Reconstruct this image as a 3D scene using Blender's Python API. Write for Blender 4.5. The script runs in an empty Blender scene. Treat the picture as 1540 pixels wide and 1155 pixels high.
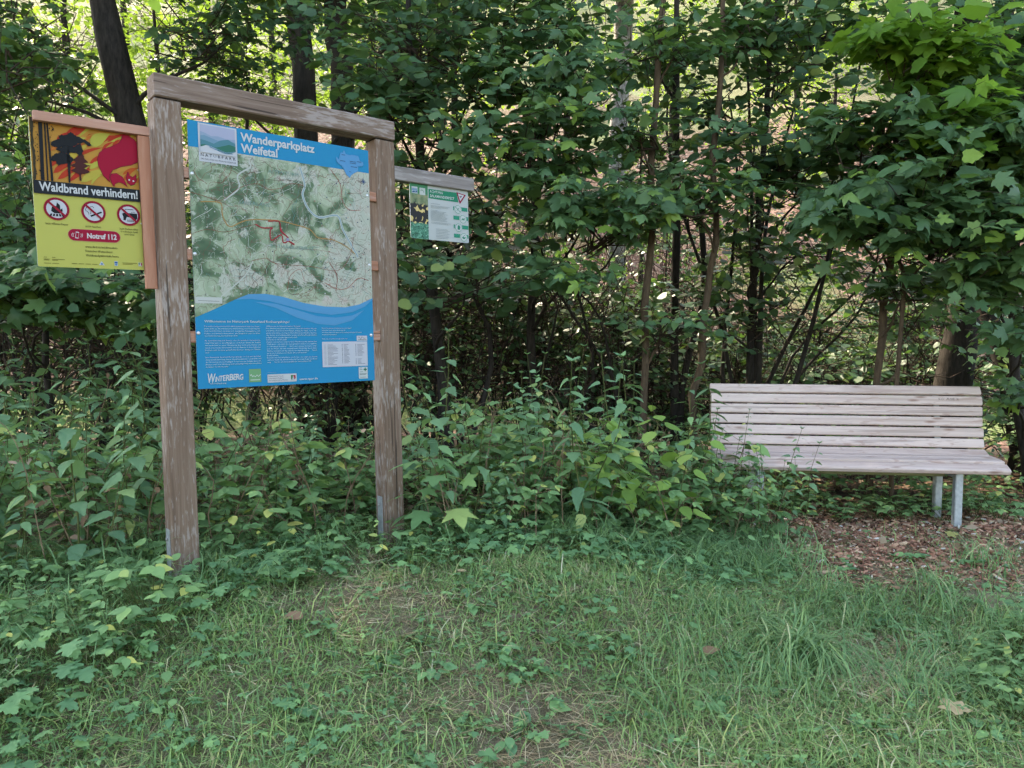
import bpy, math, random
import numpy as np
from mathutils import Matrix, Vector
R = math.radians
rng = np.random.default_rng(11)
random.seed(5)
sc = bpy.context.scene
col = sc.collection

# ------------------------------------------------------------------ camera, sky, sun, exposure
cam_d = bpy.data.cameras.new('camera')
cam_d.sensor_width = 36.0
cam_d.lens = 1123.7 / 1540 * 36.0
cam_d.clip_end = 500
cam = bpy.data.objects.new('camera', cam_d)
cam.location = (0, 0, 1.5)
cam.rotation_euler = (R(90 - 2.895), 0, 0)
col.objects.link(cam)
sc.camera = cam

SUN_EL, SUN_AZ = 45.0, -35.0          # azimuth from +Y, negative = to the left of the view
w = bpy.data.worlds.new('World'); sc.world = w; w.use_nodes = True
nt = w.node_tree; nt.nodes.clear()
wo = nt.nodes.new('ShaderNodeOutputWorld'); bg = nt.nodes.new('ShaderNodeBackground')
sky = nt.nodes.new('ShaderNodeTexSky'); sky.sky_type = 'NISHITA'; sky.sun_disc = False
sky.sun_elevation = R(SUN_EL); sky.sun_rotation = R(SUN_AZ)
sky.air_density = 1.0; sky.dust_density = 2.5; sky.ozone_density = 1.0
bg.inputs['Strength'].default_value = 0.15
nt.links.new(sky.outputs[0], bg.inputs['Color']); nt.links.new(bg.outputs[0], wo.inputs['Surface'])
sl = bpy.data.lights.new('sun', 'SUN'); sl.energy = 2.4; sl.angle = R(0.6); sl.color = (1.0, 0.95, 0.86)
so = bpy.data.objects.new('sun', sl); col.objects.link(so)
sd = Vector((math.sin(R(SUN_AZ)) * math.cos(R(SUN_EL)), math.cos(R(SUN_AZ)) * math.cos(R(SUN_EL)), math.sin(R(SUN_EL))))
so.rotation_euler = sd.to_track_quat('Z', 'Y').to_euler()
so.location = (-8, 12, 25)
vs = sc.view_settings
vs.view_transform = 'Standard'; vs.look = 'None'; vs.gamma = 1.0; vs.use_curve_mapping = False
vs.exposure = 2.7
try:
    vs.use_white_balance = True; vs.white_balance_temperature = 8000; vs.white_balance_tint = 10
except Exception:
    pass
sc.cycles.use_denoising = True; sc.cycles.use_adaptive_sampling = True; sc.cycles.adaptive_threshold = .03
try: sc.cycles.denoiser = 'OPENIMAGEDENOISE'
except Exception: pass
sc.cycles.max_bounces = 5; sc.cycles.diffuse_bounces = 3; sc.cycles.glossy_bounces = 2
sc.cycles.transmission_bounces = 4; sc.cycles.transparent_max_bounces = 4
sc.cycles.sample_clamp_indirect = 6.0

# ------------------------------------------------------------------ helpers: objects and tags
def tag(o, label=None, cat=None, group=None, kind=None):
    if label: o['label'] = label
    if cat: o['category'] = cat
    if group: o['group'] = group
    if kind: o['kind'] = kind
    return o
def empty(name, loc=(0, 0, 0), mat=None):
    o = bpy.data.objects.new(name, None); col.objects.link(o)
    o.empty_display_size = 0.1
    if mat is not None: o.matrix_world = mat
    else: o.location = loc
    return o
def link(name, me, parent=None, loc=None):
    o = bpy.data.objects.new(name, me); col.objects.link(o)
    if parent is not None: o.parent = parent
    if loc is not None: o.location = loc
    return o
def copy_tree(o, parent=None):
    c = o.copy(); col.objects.link(c); c.parent = parent
    for ch in list(o.children): copy_tree(ch, c)
    return c
def npmesh(name, V, F, mats, mi=None, smooth=False):
    """triangle mesh from numpy arrays"""
    me = bpy.data.meshes.new(name)
    V = np.asarray(V, np.float32); F = np.asarray(F, np.int32)
    me.vertices.add(len(V)); me.vertices.foreach_set('co', V.ravel())
    me.loops.add(F.size); me.loops.foreach_set('vertex_index', F.ravel())
    me.polygons.add(len(F))
    me.polygons.foreach_set('loop_start', np.arange(0, F.size, F.shape[1], dtype=np.int32))
    me.polygons.foreach_set('loop_total', np.full(len(F), F.shape[1], np.int32))
    for m in (mats if isinstance(mats, (list, tuple)) else [mats]): me.materials.append(m)
    if mi is not None: me.polygons.foreach_set('material_index', np.asarray(mi, np.int32))
    if smooth: me.polygons.foreach_set('use_smooth', np.ones(len(F), bool))
    me.update(calc_edges=True)
    return me
class MB:
    """small mesh builder: boxes, prisms, tubes, polygons, each with a material slot"""
    def __init__(s): s.v = []; s.f = []; s.m = []; s.sm = []
    def add(s, V, F, m=0, smooth=False):
        b = len(s.v); s.v += [tuple(map(float, p)) for p in V]
        s.f += [tuple(i + b for i in f) for f in F]; s.m += [m] * len(F); s.sm += [smooth] * len(F)
    def box(s, x0, x1, y0, y1, z0, z1, m=0, ch=0.0):
        """box, optionally with chamfered long edges (axis = longest)"""
        if ch <= 0:
            V = [(x, y, z) for x in (x0, x1) for y in (y0, y1) for z in (z0, z1)]
            s.add(V, [(0, 1, 3, 2), (4, 6, 7, 5), (0, 4, 5, 1), (2, 3, 7, 6), (0, 2, 6, 4), (1, 5, 7, 3)], m); return
        ext = [x1 - x0, y1 - y0, z1 - z0]; ax = ext.index(max(ext))
        lo, hi = [x0, y0, z0], [x1, y1, z1]
        a, b = [(1, 2), (2, 0), (0, 1)][ax]
        def ring(t, k):
            c = ch; e = k
            pts = [(lo[a] + c + e * 0, lo[b] + e), (hi[a] - c, lo[b] + e), (hi[a] - e, lo[b] + c), (hi[a] - e, hi[b] - c),
                   (hi[a] - c, hi[b] - e), (lo[a] + c, hi[b] - e), (lo[a] + e, hi[b] - c), (lo[a] + e, lo[b] + c)]
            o = []
            for p, q in pts:
                r = [0, 0, 0]; r[ax] = t; r[a] = p; r[b] = q; o.append(r)
            return o
        rings = [ring(lo[ax], ch * .6), ring(lo[ax] + ch * .6, 0), ring(hi[ax] - ch * .6, 0), ring(hi[ax], ch * .6)]
        V = sum(rings, []); F = []
        for k in range(3):
            for i in range(8):
                j = (i + 1) % 8; F.append((k * 8 + i, k * 8 + j, k * 8 + 8 + j, k * 8 + 8 + i))
        F.append(tuple(range(7, -1, -1))); F.append(tuple(range(24, 32)))
        s.add(V, F, m)
    def tube(s, pts, rad, n=8, m=0, cap=True):
        pts = [Vector(p) for p in pts]; V = []; F = []
        ref = None
        for i, p in enumerate(pts):
            d = (pts[min(i + 1, len(pts) - 1)] - pts[max(i - 1, 0)]).normalized()
            if ref is None:
                ref = d.orthogonal().normalized()
            ref = (ref - d * ref.dot(d)).normalized(); b = d.cross(ref)
            r = rad[i] if hasattr(rad, '__len__') else rad
            for k in range(n):
                a = 2 * math.pi * k / n
                V.append(p + (ref * math.cos(a) + b * math.sin(a)) * r)
        for i in range(len(pts) - 1):
            for k in range(n):
                j = (k + 1) % n; F.append((i * n + k, i * n + j, i * n + n + j, i * n + n + k))
        if cap:
            F.append(tuple(range(n - 1, -1, -1))); F.append(tuple((len(pts) - 1) * n + k for k in range(n)))
        s.add(V, F, m, True)
    def mesh(s, name, mats):
        me = bpy.data.meshes.new(name); me.from_pydata(s.v, [], s.f)
        for m in (mats if isinstance(mats, (list, tuple)) else [mats]): me.materials.append(m)
        me.polygons.foreach_set('material_index', s.m)
        me.polygons.foreach_set('use_smooth', s.sm)
        me.update(); return me
    def build(s, name, mats, parent=None, loc=None): return link(name, s.mesh(name, mats), parent, loc)

# ------------------------------------------------------------------ materials
def lin(h):
    h = h.lstrip('#'); o = []
    for i in (0, 2, 4):
        c = int(h[i:i + 2], 16) / 255; o.append(c / 12.92 if c <= .04045 else ((c + .055) / 1.055) ** 2.4)
    return tuple(o) + (1,)
class NT:
    def __init__(s, name):
        s.mat = bpy.data.materials.new(name); s.mat.use_nodes = True
        s.t = s.mat.node_tree; s.t.nodes.clear()
        s.out = s.n('OutputMaterial')
    def n(s, typ, **kw):
        nd = s.t.nodes.new('ShaderNode' + typ)
        for k, v in kw.items():
            if k.startswith('_'): setattr(nd, k[1:], v)
        return nd
    def l(s, a, b): s.t.links.new(a, b)
    def mix(s, fac, a, b, mode='MIX'):
        m = s.n('Mix'); m.data_type = 'RGBA'; m.blend_type = mode
        for sock, v in ((m.inputs[0], fac), (m.inputs[6], a), (m.inputs[7], b)):
            if hasattr(v, 'is_output'): s.l(v, sock)
            else: sock.default_value = v
        return m.outputs[2]
    def noise(s, vec, scale, detail=3, rough=.55, dist=0.0):
        x = s.n('TexNoise'); x.inputs['Scale'].default_value = scale; x.inputs['Detail'].default_value = detail
        x.inputs['Roughness'].default_value = rough; x.inputs['Distortion'].default_value = dist
        if vec is not None: s.l(vec, x.inputs['Vector'])
        return x
    def ramp(s, fac, stops, interp='LINEAR'):
        r = s.n('ValToRGB'); e = r.color_ramp; e.interpolation = interp
        while len(e.elements) < len(stops): e.elements.new(0.5)
        for el, (p, c) in zip(e.elements, stops):
            el.position = p; el.color = c if hasattr(c, '__len__') else (c, c, c, 1)
        s.l(fac, r.inputs[0]); return r.outputs[0]
    def mapv(s, scale=(1, 1, 1), loc=(0, 0, 0), src='Object', rot=(0, 0, 0)):
        tc = s.n('TexCoord'); mp = s.n('Mapping')
        mp.inputs['Scale'].default_value = scale; mp.inputs['Location'].default_value = loc; mp.inputs['Rotation'].default_value = rot
        s.l(tc.outputs[src], mp.inputs['Vector']); return mp.outputs[0]
    def math(s, op, a, b=0.0, c=0.0):
        m = s.n('Math'); m.operation = op
        for sock, v in zip(m.inputs, (a, b, c)):
            if hasattr(v, 'is_output'): s.l(v, sock)
            else: sock.default_value = v
        return m.outputs[0]
    def bsdf(s, color, rough=.6, spec=.5, metal=0.0, bump=None, bstr=.3, bdist=.01):
        b = s.n('BsdfPrincipled')
        for sock, v in ((b.inputs['Base Color'], color), (b.inputs['Roughness'], rough), (b.inputs['Metallic'], metal)):
            if hasattr(v, 'is_output'): s.l(v, sock)
            else: sock.default_value = v
        b.inputs['Specular IOR Level'].default_value = spec
        if bump is not None:
            bp = s.n('Bump'); bp.inputs['Strength'].default_value = bstr; bp.inputs['Distance'].default_value = bdist
            s.l(bump, bp.inputs['Height']); s.l(bp.outputs[0], b.inputs['Normal'])
        s.l(b.outputs[0], s.out.inputs['Surface']); return b
_pm = {}
def paint(hexc, rough=.5, spec=.1):
    k = (hexc, rough)
    if k not in _pm:
        t = NT('print_' + hexc.lstrip('#')); v = t.mapv((9, 9, 9))
        n = t.noise(v, 2, 3)
        c = tuple(q * .47 for q in lin(hexc)[:3]) + (1,)
        t.bsdf(t.mix(t.math('MULTIPLY', n.outputs[0], .16), c, tuple(x * .86 for x in c[:3]) + (1,)), rough, spec)
        _pm[k] = t.mat
    return _pm[k]
def wood_mat(name, axis, dark, mid, pale, fleck=.6, fleck_col=(.5, .46, .43, 1), gscale=1.0, knots=False, rough=.75, spec=.3):
    """timber with the grain along a local axis, weathered flecks, cracks"""
    t = NT(name)
    a = [34 * gscale] * 3; a[axis] = 1.6 * gscale
    b = [75 * gscale] * 3; b[axis] = 11.0 * gscale
    info = t.n('ObjectInfo')
    def mv(scale):
        tc = t.n('TexCoord'); ad = t.n('VectorMath'); ad.operation = 'ADD'
        cx = t.n('CombineXYZ'); t.l(t.math('MULTIPLY', info.outputs['Random'], 37.0), cx.inputs[axis])
        t.l(tc.outputs['Object'], ad.inputs[0]); t.l(cx.outputs[0], ad.inputs[1])
        mp = t.n('Mapping'); mp.inputs['Scale'].default_value = scale; t.l(ad.outputs[0], mp.inputs['Vector']); return mp.outputs[0]
    g = t.noise(mv(a), 1.0, 6, .65, .6)
    patch = t.noise(mv([4 * gscale if i != axis else 1.8 * gscale for i in range(3)]), 1.0, 3)
    c = t.ramp(g.outputs[0], [(.28, dark), (.5, mid), (.74, pale)])
    c = t.mix(t.math('MULTIPLY', patch.outputs[0], .55), c, mid)
    fl = t.noise(mv(b), 1.0, 3, .6, .2)
    fm = t.ramp(t.math('ADD', t.math('MULTIPLY', fl.outputs[0], .62), t.math('MULTIPLY', patch.outputs[0], .55)), [(.60, 0.0), (.68, 1.0)])
    c = t.mix(t.math('MULTIPLY', fm, fleck), c, fleck_col)
    cs = [48 * gscale] * 3; cs[axis] = 1.1 * gscale
    ck = t.noise(mv(cs), 1.0, 2, .4, .3)
    cm = t.ramp(ck.outputs[0], [(.655, 0.0), (.675, 1.0)])
    c = t.mix(t.math('MULTIPLY', cm, .35 if knots else .8), c, tuple(q * .3 for q in dark[:3]) + (1,))
    st_ = t.noise(mv([3.5 if i != axis else 1.3 for i in range(3)]), 1.0, 4, .6)
    c = t.mix(t.math('MULTIPLY', t.ramp(st_.outputs[0], [(.52, 0.0), (.7, 1.0)]), .3), c, tuple(q * w_ for q, w_ in zip(mid[:3], (.62, .66, .58))) + (1,))
    if knots:
        ks = [12.0] * 3; ks[axis] = 3.0
        vo = t.n('TexVoronoi'); vo.inputs['Scale'].default_value = 1.0; t.l(mv(ks), vo.inputs['Vector'])
        km = t.ramp(vo.outputs['Distance'], [(.05, 1.0), (.16, .0)])
        c = t.mix(t.math('MULTIPLY', km, .75), c, (.20, .10, .07, 1))
        ry = t.noise(mv([22 if i != axis else 5 for i in range(3)]), 1.0, 3, .5, 2.2)
        rm = t.ramp(ry.outputs[0], [(.58, 0.0), (.68, 1.0)])
        c = t.mix(t.math('MULTIPLY', rm, .45), c, (.30, .18, .14, 1))
    t.bsdf(c, rough, spec, bump=g.outputs[0], bstr=.35, bdist=.004)
    return t.mat
def leaf_mat(name, stops, trans=(.16, .3, .04, 1), tfac=.35, rough=.5, spec=.3, spot=None):
    """leaf: colour differs from leaf to leaf, light passes through"""
    t = NT(name); ge = t.n('NewGeometry')
    c = t.ramp(ge.outputs['Random Per Island'], stops)
    nz = t.noise(t.mapv((1, 1, 1)), 40, 2)
    c = t.mix(t.math('MULTIPLY', nz.outputs[0], .2), c, (.02, .035, .012, 1), 'MIX')
    if spot:
        s2 = t.noise(t.mapv((1, 1, 1)), 90, 2)
        c = t.mix(t.ramp(s2.outputs[0], [(.66, 0.0), (.7, 1.0)]), c, spot)
    p = t.n('BsdfPrincipled'); t.l(c, p.inputs['Base Color'])
    p.inputs['Roughness'].default_value = rough; p.inputs['Specular IOR Level'].default_value = spec
    tr = t.n('BsdfTranslucent')
    t.l(t.mix(.6, c, trans, 'MIX'), tr.inputs['Color'])
    m = t.n('MixShader'); m.inputs[0].default_value = tfac
    t.l(p.outputs[0], m.inputs[1]); t.l(tr.outputs[0], m.inputs[2]); t.l(m.outputs[0], t.out.inputs['Surface'])
    return t.mat
def bark_mat(name, a, b, scale=1.0, stretch=.25, rough=.9):
    t = NT(name); n = t.noise(t.mapv((26 * scale, 26 * scale, 26 * stretch * scale)), 1.0, 5, .65)
    t.bsdf(t.ramp(n.outputs[0], [(.3, a), (.7, b)]), rough, .2, bump=n.outputs[0], bstr=.6, bdist=.02)
    return t.mat

M = {}
M['post'] = wood_mat('weathered_post_wood', 2, (.085, .05, .033, 1), (.165, .108, .077, 1), (.25, .185, .145, 1), .42, (.44, .41, .395, 1), 1.3)
M['beam'] = wood_mat('weathered_beam_wood', 0, (.08, .048, .035, 1), (.17, .118, .092, 1), (.28, .215, .185, 1), .4, (.42, .39, .385, 1), 1.2)
M['redwood_z'] = wood_mat('larch_batten_upright', 2, (.28, .115, .07, 1), (.36, .16, .10, 1), (.41, .20, .13, 1), .1, (.6, .4, .3, 1), .8)
M['redwood_x'] = wood_mat('larch_batten_lying', 0, (.32, .155, .11, 1), (.38, .20, .145, 1), (.44, .25, .19, 1), .15, (.62, .45, .38, 1), .8)
M['rail'] = wood_mat('reddish_rail_wood', 0, (.20, .08, .045, 1), (.32, .15, .095, 1), (.38, .22, .16, 1), .2, (.5, .42, .4, 1))
M['grey_arm'] = wood_mat('silver_grey_wood', 0, (.07, .058, .053, 1), (.20, .175, .168, 1), (.33, .30, .29, 1), .35, (.42, .40, .40, 1), .9)
M['bench'] = wood_mat('pale_bench_wood', 0, (.35, .235, .20, 1), (.55, .43, .385, 1), (.66, .55, .505, 1), .3, (.40, .33, .31, 1), .7, True, .6)
M['mossy'] = wood_mat('mossy_bench_beam', 0, (.10, .115, .05, 1), (.19, .20, .095, 1), (.27, .26, .14, 1), .2, (.4, .4, .3, 1))
t = NT('galvanised_steel'); n = t.noise(t.mapv((40, 40, 40)), 1.0, 3)
t.bsdf(t.ramp(n.outputs[0], [(.3, (.30, .33, .345, 1)), (.7, (.42, .45, .465, 1))]), .5, .5, .35); M['steel'] = t.mat
t = NT('dark_bolt_metal'); t.bsdf(t.ramp(t.noise(t.mapv((80, 80, 80)), 1.0).outputs[0], [(.3, (.2, .2, .2, 1)), (.7, (.5, .5, .5, 1))]), .35, .5, .8); M['bolt'] = t.mat
t = NT('aluminium_panel_edge'); t.bsdf(t.ramp(t.noise(t.mapv((30, 30, 30)), 1.0).outputs[0], [(.3, (.5, .52, .54, 1)), (.7, (.62, .64, .66, 1))]), .4, .5, .6); M['alu'] = t.mat
M['bark'] = bark_mat('dark_bark', (.012, .010, .008, 1), (.045, .037, .031, 1))
M['bark_brown'] = bark_mat('brown_sapling_bark', (.05, .034, .022, 1), (.115, .08, .052, 1), 1.4)
M['bark_stem'] = bark_mat('dark_hazel_bark', (.012, .010, .008, 1), (.045, .037, .031, 1), 1.2)
M['bark_birch'] = bark_mat('pale_birch_bark', (.07, .06, .055, 1), (.52, .50, .49, 1), .45, .9)
M['twig'] = bark_mat('twig_bark', (.03, .02, .014, 1), (.085, .06, .045, 1), 2)
M['stem_green'] = bark_mat('green_stalk', (.05, .075, .02, 1), (.11, .12, .045, 1), 2)
M['stem_brown'] = bark_mat('dry_stalk', (.13, .08, .05, 1), (.30, .22, .14, 1), 2)
GL = lambda r, g, b: (r, g, b, 1)
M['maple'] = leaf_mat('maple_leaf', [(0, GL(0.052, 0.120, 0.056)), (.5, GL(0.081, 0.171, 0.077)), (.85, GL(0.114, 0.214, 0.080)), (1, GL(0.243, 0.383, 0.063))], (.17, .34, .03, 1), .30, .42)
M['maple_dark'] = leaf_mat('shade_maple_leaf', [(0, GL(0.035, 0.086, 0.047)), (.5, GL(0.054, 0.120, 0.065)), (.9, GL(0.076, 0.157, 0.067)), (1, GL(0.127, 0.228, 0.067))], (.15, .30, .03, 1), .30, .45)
M['maple_bright'] = leaf_mat('young_maple_leaf', [(0, GL(.08, .19, .05)), (.5, GL(.14, .30, .04)), (1, GL(.21, .38, .05))], (.28, .50, .04, 1), .42, .45)
M['hazel'] = leaf_mat('hazel_leaf', [(0, GL(0.042, 0.104, 0.053)), (.5, GL(0.070, 0.150, 0.073)), (.9, GL(0.103, 0.196, 0.083)), (1, GL(0.224, 0.287, 0.077))], (.16, .32, .03, 1), .30, .45)
M['lit'] = leaf_mat('thin_beech_leaf', [(0, GL(0.076, 0.145, 0.025)), (.5, GL(0.111, 0.204, 0.030)), (1, GL(0.170, 0.264, 0.051))], (.30, .48, .05, 1), .48, .5)
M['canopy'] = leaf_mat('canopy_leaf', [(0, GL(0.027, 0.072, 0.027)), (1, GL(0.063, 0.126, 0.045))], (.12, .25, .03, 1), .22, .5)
M['nettle'] = leaf_mat('nettle_leaf', [(0, GL(0.117, 0.242, 0.134)), (.6, GL(0.187, 0.341, 0.175)), (.95, GL(0.254, 0.432, 0.183)), (1, GL(0.583, 0.540, 0.183))], (.2, .36, .06, 1), .28, .6, .15)
M['rasp'] = leaf_mat('raspberry_leaf', [(0, GL(0.123, 0.255, 0.102)), (.55, GL(0.190, 0.351, 0.149)), (.9, GL(0.286, 0.475, 0.167)), (1, GL(0.620, 0.596, 0.167))], (.2, .38, .05, 1), .28, .6, .15)
M['herb'] = leaf_mat('herb_leaf', [(0, GL(0.110, 0.249, 0.124)), (.6, GL(0.175, 0.355, 0.154)), (1, GL(0.275, 0.497, 0.185))], (.2, .38, .05, 1), .28, .6, .15)
M['lime'] = leaf_mat('bright_young_leaf', [(0, GL(0.175, 0.312, 0.077)), (.7, GL(0.263, 0.432, 0.099)), (1, GL(0.350, 0.504, 0.132))], (.3, .5, .08, 1), .3, .6, .15)
M['yellowed'] = leaf_mat('yellowing_leaf', [(0, GL(.30, .30, .09)), (.6, GL(.42, .40, .14)), (1, GL(.34, .22, .10))], (.4, .4, .1, 1), .3, .6, .3)
M['dead'] = leaf_mat('dead_leaf', [(0, GL(.14, .08, .05)), (.6, GL(.26, .16, .10)), (1, GL(.42, .33, .24))], (.3, .2, .1, 1), .12, .8, .2)
M['grass'] = leaf_mat('grass_blade', [(0, GL(0.147, 0.265, 0.111)), (.45, GL(0.226, 0.385, 0.136)), (.8, GL(0.314, 0.478, 0.167)), (.9, GL(0.453, 0.530, 0.189)), (.96, GL(0.620, 0.581, 0.300)), (1, GL(0.620, 0.608, 0.427))], (.2, .36, .06, 1), .25, .6, .15)
M['tall_grass'] = leaf_mat('tall_grass_blade', [(0, GL(0.127, 0.255, 0.113)), (.5, GL(0.203, 0.355, 0.154)), (.92, GL(0.319, 0.473, 0.178)), (1, GL(0.618, 0.608, 0.355))], (.2, .36, .08, 1), .25, .6, .15)
M['straw'] = leaf_mat('dry_straw', [(0, GL(0.311, 0.212, 0.119)), (.6, GL(0.543, 0.412, 0.238)), (1, GL(0.620, 0.586, 0.392))], (.4, .3, .2, 1), .1, .7, .3)
M['chip'] = leaf_mat('bark_chip', [(0, GL(0.115, 0.054, 0.037)), (.35, GL(0.270, 0.125, 0.083)), (.75, GL(0.477, 0.249, 0.166)), (.93, GL(0.620, 0.445, 0.298)), (1, GL(0.620, 0.620, 0.564))], (.2, .1, .05, 1), .02, .85, .2)

# ------------------------------------------------------------------ ground
def sm(x, a, b):
    t = np.clip((np.asarray(x, float) - a) / (b - a), 0, 1); return t * t * (3 - 2 * t)
def G(x, y):
    x = np.asarray(x, float); y = np.asarray(y, float)
    s = (y - 1.8) - .28 * (x + 1.0)
    z = .1 * sm(y, 1, 3) + .345 * sm(s, .3, 1.5) * (1 - sm(x, -.2, 1.8)) + .13 * sm(y, 3, 5) * sm(x, 0, 2)
    z = z - .55 * sm(y, 6.5, 12) + np.maximum(y - 13.0, 0) * .64 * sm(y, 13, 17)
    z = z + .018 * np.sin(x * 3.1 + y * 1.7) + .014 * np.sin(y * 4.3 - x * 2.2) + .01 * np.sin(x * 7.3) * np.sin(y * 6.1)
    z = z + sm(y, 14, 22) * (.5 * np.sin(x * .5 + 1) + .35 * np.sin(y * .6 + x * .3))
    return z
def Gz(x, y): return float(G(x, y))
def chips_mask(x, y):
    dx = (x - 2.8) / 1.72; dy = (y - 4.85) / .95
    return 1 - sm(dx * dx + dy * dy + .25 * np.sin(x * 5 + y * 3) + .15 * np.sin(y * 9 - x * 4), .75, 1.25)
def bare_mask(x, y):
    p_ = np.maximum(np.exp(-(((x + .55) / .45) ** 2 + ((y - 3.15) / .22) ** 2)), np.exp(-(((x - .25) / .3) ** 2 + ((y - 2.35) / .2) ** 2)))
    p_ = np.maximum(p_, np.exp(-(((x + .2) / .35) ** 2 + ((y - 2.75) / .15) ** 2)) * .8)
    return np.maximum(p_, 1.0 * sm(np.sin(x * 2.3 + 1.1) * np.sin(y * 3.1 + x * .7) + .5 * np.sin(x * 5.2 - y * 2.1), .5, 1.1))
NX = NY = 280
tx = np.linspace(-1, 1, NX); gx = 9 * tx + 71 * tx ** 5 + 0 * tx
ty = np.linspace(0, 1, NY); gy = -12 + 26 * ty + 86 * ty ** 5
gxx, gyy = np.meshgrid(gx, gy)
V = np.stack([gxx.ravel(), gyy.ravel(), G(gxx, gyy).ravel()], 1)
i = np.arange(NX * NY).reshape(NY, NX)
F = np.stack([i[:-1, :-1].ravel(), i[:-1, 1:].ravel(), i[1:, 1:].ravel(), i[1:, :-1].ravel()], 1)
t = NT('ground_soil'); v = t.mapv((1, 1, 1))
n1 = t.noise(v, 14, 6, .7); n2 = t.noise(v, 1.3, 4); n3 = t.noise(v, 70, 3, .7); n4 = t.noise(v, .22, 3)
soil = t.ramp(n1.outputs[0], [(.3, GL(.11, .08, .055)), (.55, GL(.25, .185, .13)), (.75, GL(.40, .32, .23))])
moss = t.ramp(n3.outputs[0], [(.3, GL(.10, .13, .06)), (.7, GL(.24, .25, .12))])
n5 = t.noise(v, 260, 3, .7)
c = t.mix(t.ramp(n2.outputs[0], [(.4, 0.0), (.6, .75)]), soil, moss)
c = t.mix(t.ramp(n5.outputs[0], [(.42, .75), (.55, 0.0)]), c, GL(.05, .036, .025))
sx = t.n('SeparateXYZ'); t.l(v, sx.inputs[0])
# beyond the clearing: leaf litter under the trees, then the litter- and grass-covered hillside
def smn(val, a, b):
    m = t.n('MapRange'); m.interpolation_type = 'SMOOTHSTEP'; m.inputs['From Min'].default_value = a; m.inputs['From Max'].default_value = b
    t.l(val, m.inputs['Value']); return m.outputs[0]
litter = t.ramp(n1.outputs[0], [(.3, GL(.02, .013, .009)), (.5, GL(.055, .034, .024)), (.72, GL(.13, .085, .06))])
c = t.mix(smn(sx.outputs[1], 4.4, 5.4), c, litter)
vor = t.n('TexVoronoi'); vor.inputs['Scale'].default_value = 14; t.l(v, vor.inputs['Vector'])
hl = t.ramp(vor.outputs['Color'], [(.15, GL(.07, .036, .026)), (.5, GL(.17, .098, .075)), (.85, GL(.30, .205, .165))])
hg = t.ramp(n1.outputs[0], [(.3, GL(.07, .11, .035)), (.55, GL(.15, .19, .075)), (.75, GL(.36, .35, .21))])
hm = t.ramp(n4.outputs[0], [(.50, 0.0), (.62, 1.0)])
hill = t.mix(hm, hl, hg)
hill = t.mix(t.math('MULTIPLY', smn(sx.outputs[1], 26, 36), .7), hill, hg)
strip = t.math('MULTIPLY', smn(sx.outputs[1], 13.6, 14.0), t.math('SUBTRACT', 1.0, smn(sx.outputs[1], 14.6, 15.2)))
hill = t.mix(strip, hill, hg)
c = t.mix(smn(sx.outputs[1], 12.4, 13.6), c, hill)
t.bsdf(c, .95, .15, bump=n1.outputs[0], bstr=.7, bdist=.03)
M['ground'] = t.mat
gme = npmesh('ground', V, F, M['ground'], smooth=True)
tag(link('ground', gme), 'grassy verge and forest floor rising to a leaf-strewn hillside', kind='structure')

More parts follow.
